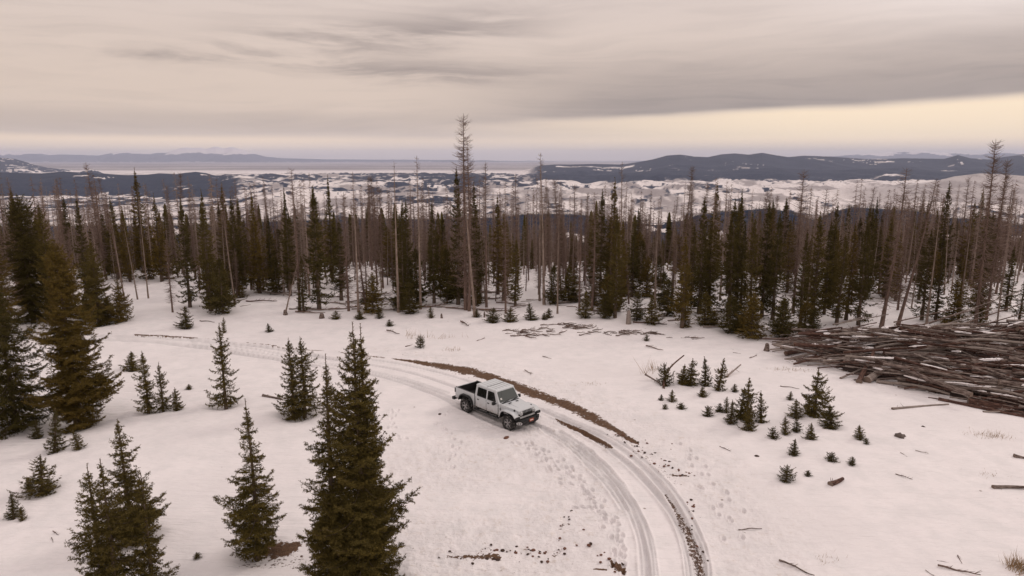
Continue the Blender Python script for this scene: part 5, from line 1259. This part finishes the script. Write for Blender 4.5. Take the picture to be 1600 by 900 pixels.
log_between((1135, 590), (1156, 580), .07, 'grey branch pointing right from the upper sapling cluster', M_logg, 814, z1=.5, cat='fallen branch')
log_between((1224, 532), (1213, 517), .10, 'pale broken stub standing up at the left tip of the heap', M_logg, 815, z1=.9)
for k, (a_, b_, z1_) in enumerate([((1395, 520), (1505, 508), 1.6), ((1450, 522), (1590, 500), 2.6), ((1500, 524), (1600, 512), 2.2), ((1300, 524), (1385, 512), 1.2), ((1520, 528), (1640, 512), 1.9), ((1310, 522), (1350, 512), 1.0), ((1440, 524), (1530, 512), 1.7), ((1480, 522), (1545, 510), 1.5)]):
    log_between(a_, b_, .055, ['lowest-left', 'longest, rising to the right edge', 'steep short', 'leftmost', 'rightmost', 'shortest, leftmost', 'middle', 'thin middle'][k] + ' slender pole jutting from the back of the heap', M_logg if k % 2 else M_dead, 820 + k, z0=.9, z1=z1_, cat='pole', stubs=14, name='slender_pole', group='slender poles jutting from the heap')
# snow lying on the upper logs
Vs = []; Fs = []; off = 0
order = sorted(range(len(LAID)), key=lambda i: -LAID[i][2])
for i in order[:240]:
    cx, cyy, z0_, head, sl, L, r_ = LAID[i]
    for _ in range(rl_.integers(1, 4)):
        ln = rl_.uniform(.4, 1.7); c0 = rl_.uniform(-L / 2 + .2, L / 2 - ln - .2) if L > ln + .5 else -L / 2 + .1
        n = 14; kk = 7; s_ = c0 + np.linspace(0, ln, n); env = np.sin(np.linspace(0.05, math.pi - .05, n)) ** .7
        th = np.linspace(0, math.pi, kk); rr = r_ * rl_.uniform(.75, 1.05); hh = rl_.uniform(.02, .06)
        wv = 1 + .7 * (rl_.random(n) - .6)
        # follow the real top of the heap so that caps on buried logs stay buried
        x_ = np.repeat(s_[:, None], kk, 1); y_ = rr * wv[:, None] * env[:, None] * np.cos(th); z_ = r_ * .62 + hh * env[:, None] * wv[:, None] * np.sin(th) ** .8 + 0 * x_
        z_ = z_ - r_ * .5 * (1 - np.sin(th)[None]) ** 1.5
        X = cx + x_ * math.cos(head) - y_ * math.sin(head); Yq = cyy + x_ * math.sin(head) + y_ * math.cos(head); Zq = z0_ + sl * x_ + z_
        Vs.append(np.stack([X, Yq, Zq], -1).reshape(-1, 3)); Fs.append(grid_faces(n, kk) + off); off += n * kk
for (pa, pb, w_) in [((1330, 524), (1372, 519), .8), ((1225, 548), (1262, 540), .7), ((1345, 516), (1385, 514), .6), ((1520, 600), (1590, 612), .5)]:
    pass
o = link('snow_on_logs', mesh_np('snow_on_logs', np.vstack(Vs), np.vstack(Fs), [M_snowcap], smooth=True)); tag(o, kind='stuff'); o['label'] = 'patches of snow lying on the heaped logs'
pn = 520; pq = rl_.random(pn); ppx = 1225 + 560 * pq; ptt = rl_.random(pn) * .96 + .02
pf_ = np.interp(ppx, PF[:, 0], PF[:, 1]); pb_ = np.interp(ppx, PBK[:, 0], PBK[:, 1]); pu, ps_ = pix(ppx, pf_); yA_ = CAM_H / ps_; yB_ = CAM_H / pix(ppx, pb_)[1]
pY = yA_ + (yB_ - yA_) * ptt; pX = pu * pY; pH = np.radians(np.interp(ptt, [0, .3, .6, 1], [-40, -20, -4, 8]) + rl_.normal(0, 22, pn)); pL = rl_.uniform(1.2, 4.5, pn); pr_ = rl_.uniform(.025, .065, pn)
hs = lambda X, Yv: hmap[np.clip(((Yv - HY0) / RES).astype(int), 0, 189), np.clip(((X - HX0) / RES).astype(int), 0, 239)]
e0x = pX - pL / 2 * np.cos(pH); e0y = pY - pL / 2 * np.sin(pH); e1x = pX + pL / 2 * np.cos(pH); e1y = pY + pL / 2 * np.sin(pH)
pz = hs(pX, pY) + pr_; z0p = .5 * (hs(e0x, e0y) + pr_) + .5 * pz; z1p = .5 * (hs(e1x, e1y) + pr_) + .5 * pz
Am = np.stack([e0x, e0y, z0p], 1); Bm = np.stack([e1x, e1y, z1p], 1); Mm = (Am + Bm) / 2 + np.stack([rl_.normal(0, .08, pn), rl_.normal(0, .08, pn), .05 + 0 * pX], 1)
v1_, f1_ = tubes(Am, Mm, pr_, pr_ * .8, 6); v2_, f2_ = tubes(Mm, Bm, pr_ * .8, pr_ * .5, 6)
okp = topix(pX, pY, 0 * pX)[0] > 1235
for k_, mm_ in enumerate((M_logb, M_logr, M_logg)):
    sel_ = (np.arange(pn) % 3 == k_) & okp; s36 = np.repeat(sel_, 6)
    o = link('heaped_poles', mesh_np('heaped_poles', np.vstack([v1_, v2_]), np.vstack([f1_[s36], f2_[s36] + len(v1_)]), [mm_])); tag(o, kind='stuff'); o['label'] = 'thin broken poles tangled through the log heap'
tw_n = 2200; ii_ = rl_.integers(0, len(LAID), tw_n); LA = np.array(LAID)[ii_]; ss_ = (rl_.random(tw_n) - .5) * LA[:, 5]
tA = np.stack([LA[:, 0] + ss_ * np.cos(LA[:, 3]), LA[:, 1] + ss_ * np.sin(LA[:, 3]), LA[:, 2] + ss_ * LA[:, 4]], 1)
th_ = LA[:, 3] + rl_.normal(0, .8, tw_n); ln_ = rl_.uniform(.25, 1.1, tw_n)
tB = tA + np.stack([np.cos(th_) * ln_, np.sin(th_) * ln_, rl_.uniform(-.1, .35, tw_n) * ln_ + .1], 1)
tv_, tf_ = tubes(tA, tB, np.full(tw_n, .014), np.full(tw_n, .006), 3)
o = link('brush_twigs', mesh_np('brush_twigs', tv_, tf_, [M_logr])); tag(o, kind='stuff'); o['label'] = 'fine broken twigs tangled through the log heap'
# shallow drifts banked on the heap
def drift(px, py, w_, d_, h_, z_):
    p = at(px, py); n = 18; rr, aa = np.meshgrid(np.linspace(0, 1, 7), np.linspace(0, 6.2832, n + 1)[:-1])
    wob = 1 + .25 * np.sin(aa * 3 + px) + .15 * np.sin(aa * 5 + py)
    X = p.x + rr * w_ * wob * np.cos(aa); Yq = p.y + rr * d_ * wob * np.sin(aa); Z = p.z + z_ + h_ * (1 - rr ** 2) - .1 * rr
    i = np.arange(n * 7).reshape(n, 7); j = np.roll(i, -1, 0)
    F = np.stack([i[:, :-1], i[:, 1:], j[:, 1:], j[:, :-1]], -1).reshape(-1, 4)
    return np.stack([X, Yq, Z], -1).reshape(-1, 3), F
DR = [(1345, 531, 1.1, .6, .10, .60), (1300, 537, .8, .5, .10, .45), (1225, 548, .9, .7, .3, .0), (1332, 552, 1.1, .7, .12, .8), (1385, 528, .6, .4, .12, .9), (1520, 612, .9, .6, .12, .35), (1545, 606, .8, .7, .12, .45), (1262, 558, .9, .5, .2, .0)]
Vs = []; Fs = []; off = 0
for a_ in DR:
    v_, f_ = drift(*a_); Vs.append(v_); Fs.append(f_ + off); off += len(v_)
o = link('snow_drift', mesh_np('snow_drift', np.vstack(Vs), np.vstack(Fs), [M_snowcap], smooth=True)); tag(o, kind='stuff'); o['label'] = 'small drifts of snow banked on the log heap'

# ------------------------------------------------------------------ sticks, stumps, clods, grass
def stick_mesh(seed, m_, twigs=7):
    rg = np.random.default_rng(seed); n = 8; x = np.linspace(-.5, .5, n); y = np.cumsum(rg.normal(0, .02, n)); z = .03 + .035 * np.abs(np.sin(x * 4 + seed))
    P = np.stack([x, y - y.mean(), z], 1); r_ = np.linspace(.030, .012, n)
    V, F = tubes(P[:-1], P[1:], r_[:-1], r_[1:], 5); Vs = [V]; Fs = [F]; off = len(V)
    i = rg.integers(1, n - 1, twigs); A = P[i]; sd = np.where(rg.random(twigs) < .5, 1, -1)
    B = A + np.stack([rg.uniform(.05, .2, twigs), sd * rg.uniform(.04, .16, twigs), rg.uniform(-.01, .14, twigs)], 1)
    V, F = tubes(A, B, np.full(twigs, .010), np.full(twigs, .004), 3); Vs.append(V); Fs.append(F + off)
    return mesh_np('fallen_branch', np.vstack(Vs), np.vstack(Fs), [m_])
STK = [stick_mesh(900 + i, (M_logb, M_dead, M_logg, M_logr)[i % 4], (0, 5, 9, 12, 3, 7)[i]) for i in range(6)]
def stick(px0, py0, px1, py1, k, label, group=None, wid=1.0):
    a = at(px0, py0); c = at(px1, py1); d = c - a; L = max(d.length, .15)
    o = link('fallen_branch', STK[k % 6]); o.location = (a + c) / 2 - Vector((0, 0, .015)); o.scale = (L, L * wid, L * wid)
    o.rotation_euler = (0, -math.asin(max(-1, min(1, d.z / L))), math.atan2(d.y, d.x)); tag(o, label, 'fallen branch', group); return o
sticks = [(1219, 604, 1249, 608, 'flat bent branch on the snow between the saplings and the log heap'), (1407, 707, 1417, 714, 'short stick right of the lone sapling on the right'), (1430, 704, 1451, 709, 'stick beside the short one right of the lone sapling'),
 (1399, 741, 1426, 749, 'dark stick on the open snow at the lower right'), (1217, 877, 1273, 901, 'long branch at the bottom edge on the right'), (1465, 885, 1532, 901, 'forked branch at the bottom right with twigs sticking up'), (1464, 876, 1482, 879, 'small stick above the forked branch'),
 (1497, 868, 1502, 881, 'upright twig above the forked branch'), (1446, 891, 1461, 902, 'small stick left of the forked branch'), (1124, 698, 1142, 705, 'stick below the middle sapling cluster'), (1145, 551, 1158, 553, 'thin stick on smooth snow left of the log heap'), (1171, 560, 1183, 556, 'curved dark stick near the left tip of the log heap'),
 (1154, 829, 1190, 826, 'twiggy branch on the open snow right of the track'), (848, 557, 861, 561, 'dark stick on the snow beyond the truck'), (820, 579, 831, 586, 'short stick just beyond the truck roof'), (719, 503, 733, 510, 'curved twig on the snow below the leaning pale trunk'), (604, 517, 625, 523, 'stick on open snow above the road left of centre'),
 (650, 483, 700, 478, 'grey fallen trunk at the forest edge left of the tallest dead tree'), (312, 502, 336, 504, 'flat stick by the cone-shaped sapling'), (1010, 541, 1035, 549, 'stick below the brush belt'), (1165, 833, 1150, 828, 'bit of branch left of the twiggy one'), (82, 830, 92, 836, 'curled twig in the smooth snow at the lower left'), (80, 840, 84, 848, 'tiny twig below the curled one at the lower left'), (745, 533, 758, 529, 'thin twig in the snow below the tallest dead tree')]
for i, (a_, b_, c_, d_, lab) in enumerate(sticks): stick(a_, b_, c_, d_, i, lab)
rb = random.Random(17)
belt = [(800, 520), (840, 515), (870, 508), (905, 513), (860, 522), (915, 521), (945, 520), (980, 519), (1010, 522), (1050, 529), (830, 524), (900, 510)]
for k in range(95):
    bx_, by_ = rb.choice(belt); x0 = bx_ + rb.gauss(0, 13); y0 = by_ + rb.gauss(0, 1.8); ln = rb.uniform(6, 22)
    stick(x0, y0, x0 + ln, y0 + rb.gauss(0, 1.6), rb.randrange(6), 'brown stick in the brush belt in front of the forest', 'sticks of the brush belt', 1.6)
for k in range(110):
    x0 = rb.uniform(330, 1180); yb = np.interp(x0, EDGE[:, 0], EDGE[:, 1]) - rb.uniform(-4, 26); ln = rb.uniform(14, 60)
    stick(x0, yb, x0 + ln, yb + rb.gauss(0, 3), rb.randrange(6), 'fallen trunk or branch on the snow under the dead trees', 'fallen wood under the dead trees', .8)
def lump(seed, m_, flat=.6):
    bm = bmesh.new(); bmesh.ops.create_icosphere(bm, subdivisions=2, radius=1); rr = random.Random(seed)
    for v in bm.verts:
        v.co *= 1 + .35 * (vn(np.array(v.co.x * 2 + seed), np.array(v.co.y * 2 + v.co.z * 3), seed) - .5) * 2; v.co.z *= flat
    me_ = bpy.data.meshes.new('clod'); bm.to_mesh(me_); bm.free(); me_.materials.append(m_); return me_
M_clod = mat('dark_earth', (0.055, 0.032, 0.024), 0.95); M_clod2 = mat('red_earth', (0.14, 0.065, 0.045), 0.95); M_rock = mat('brown_rock', (0.12, 0.095, 0.085), 0.9)
CL = [lump(i, (M_clod, M_clod2)[i % 2]) for i in range(4)]
def clod(px, py, r_, k, label, group=None, name='dirt_clod', cat='clod'):
    p = at(px, py); o = link(name, CL[k] if isinstance(k, int) else k); o.location = p; o.scale = (r_, r_ * rb.uniform(.6, 1), r_ * rb.uniform(.5, .9)); o.rotation_euler = (0, 0, rb.random() * 6); tag(o, label, cat, group); return o
clod(791, 684, .17, 1, 'reddish earth clod lying in front of the truck'); clod(1406, 682, .28, lump(50, M_rock, 1.0), 'brown pointed rock on the snow below the log heap', name='rock', cat='rock'); clod(1443, 707 - 40, .10, 0, 'small dark clod on the snow at the right')
clod(1183, 713, .12, 0, 'dark clod below the low right seedlings'); clod(687, 647, .1, 0, 'small dark clod behind the truck')
zc = [((950, 672), (1075, 745), 46, 10), ((1060, 735), (1085, 742), 10, 5), ((1075, 770), (1105, 900), 22, 8), ((700, 868), (885, 860), 40, 14), ((900, 790), (850, 880), 14, 20), ((920, 850), (965, 890), 10, 10), ((980, 690), (1060, 700), 8, 14)]
for (a_, b_, n_, sp_) in zc:
    for k in range(n_):
        f = rb.random(); clod(a_[0] + (b_[0] - a_[0]) * f + rb.gauss(0, sp_ * .6), a_[1] + (b_[1] - a_[1]) * f + rb.gauss(0, sp_ * .5), rb.uniform(.02, .08), rb.randrange(4), 'small dark clod thrown beside the wheel tracks' if a_[0] > 915 else 'small dark clod in the thin snow near the bottom edge', 'clods beside the wheel tracks' if a_[0] > 915 else 'clods in the thin snow')
# stumps
def stump(px, pyb, pyt, r_, seed, label, m_=M_logb):
    p, H = height_from(px, pyb, pyt); rg = np.random.default_rng(seed); k = 10; zz = np.array([-.2, 0, .25, .6, .9, 1.0]) * H; zz[0] = -.15
    rad = r_ * .75 * np.array([1.2, 1.0, .85, .75, .55, .2]); th = np.arange(k) * 6.2832 / k; jit = 1 + .3 * (rg.random((6, k)) - .5)
    V = np.stack([rad[:, None] * jit * np.cos(th), rad[:, None] * jit * np.sin(th), np.repeat(zz[:, None], k, 1) * (1 + .12 * (rg.random((1, k)) - .5))], -1).reshape(-1, 3)
    i = np.arange(6 * k).reshape(6, k); F = np.stack([i[:-1], np.roll(i[:-1], -1, 1), np.roll(i[1:], -1, 1), i[1:]], -1).reshape(-1, 4)
    o = link('tree_stump', mesh_np('stump', V, F, [m_]), loc=p); tag(o, label, 'stump')
stump(982, 506, 485, .32, 1, 'pointed broken stump at the forest edge beside the low thicket', M_logg); stump(503, 497, 489, .35, 2, 'low pale stump at the forest edge left of the round sapling'); stump(446, 492, 484, .3, 3, 'broken stump at the foot of the short leaning trunk'); stump(690, 497, 490, .15, 4, 'tiny stump in front of the woods left of the leaning pale trunk'); stump(1198, 548, 536, .3, 5, 'broken stump by the left tip of the log heap'); stump(757, 496, 487, .12, 6, 'thin stub between the two saplings below the tallest dead tree')
# brush heap left of the brown strip
log_between((634, 542), (652, 535), .05, 'green-needled fallen bough of the small brush heap', M_logb, 830, cat='fallen branch')
p, H = height_from(657, 543, 524); plant('spruce_sapling', LOWM[0], p, scale=H / .8, sxy=1.1, label='brush heap sapling poking out of the snow above the road', cat='sapling', group=SG)
# dry grass and bare twigs
rg = np.random.default_rng(55); Vs = []; off = 0
for (px, py, w_, d_, n_, h_) in [(1235, 578, 1.4, .5, 160, .18), (1548, 681, 1.0, .5, 130, .25), (1596, 890, .5, .5, 260, .45), (708, 547, .8, .3, 40, .35), (640, 525, .5, .3, 16, .8), (700, 528, 1.5, .4, 30, .5), (655, 528, .8, .3, 20, .7), (1020, 578, .6, .4, 20, .8), (1290, 875, .5, .4, 30, .2), (925, 600, 1.0, .4, 60, .15), (760, 486, 1, .5, 40, .5), (1545, 742, .8, .4, 50, .12), (1010, 585, .4, .3, 14, 1.1)]:
    p = at(px, py); x = p.x + rg.normal(0, w_ * .5, n_); y = p.y + rg.normal(0, d_ * .5, n_); z = ground_z(x, y)
    A = np.stack([x, y, z - .03], 1); D = np.stack([rg.normal(0, .35, n_), rg.normal(0, .35, n_), np.ones(n_)], 1) * (h_ * rg.uniform(.5, 1.2, n_))[:, None]
    S = perp(nrm(D), rg) * (.008 + .006 * h_); Vs.append(np.stack([A - S, A + S, A + D], 1).reshape(-1, 3))
V = np.vstack(Vs); o = link('dry_grass', mesh_np('dry_grass', V, np.arange(len(V)).reshape(-1, 3), [mat('dry_grass', (0.30, 0.20, 0.11), .9)])); tag(o, kind='stuff'); o['label'] = 'tufts of dry grass and bare twigs poking through the snow'

# ------------------------------------------------------------------ haze
def make_haze():
    bm = bmesh.new(); z0 = float(Z2.min()) - 1.0; z1 = float(max(Z2.max(), 20.0)) + 4.0
    box(bm, -162000, 162000, -2600, 131000, z0, z1)
    m = bpy.data.materials.new('haze'); m.use_nodes = True; n = m.node_tree.nodes; n.clear()
    out = n.new('ShaderNodeOutputMaterial'); v = n.new('ShaderNodeVolumePrincipled')
    v.inputs['Color'].default_value = (0.70, 0.76, 0.96, 1); v.inputs['Density'].default_value = HAZE_DENSITY; v.inputs['Anisotropy'].default_value = 0.1
    m.node_tree.links.new(v.outputs[0], out.inputs['Volume'])
    o = bm_obj('haze', bm, m); tag(o, kind='stuff'); o['label'] = 'pale haze over the far valley'
    print('HAZE z', z0, z1)
make_haze()
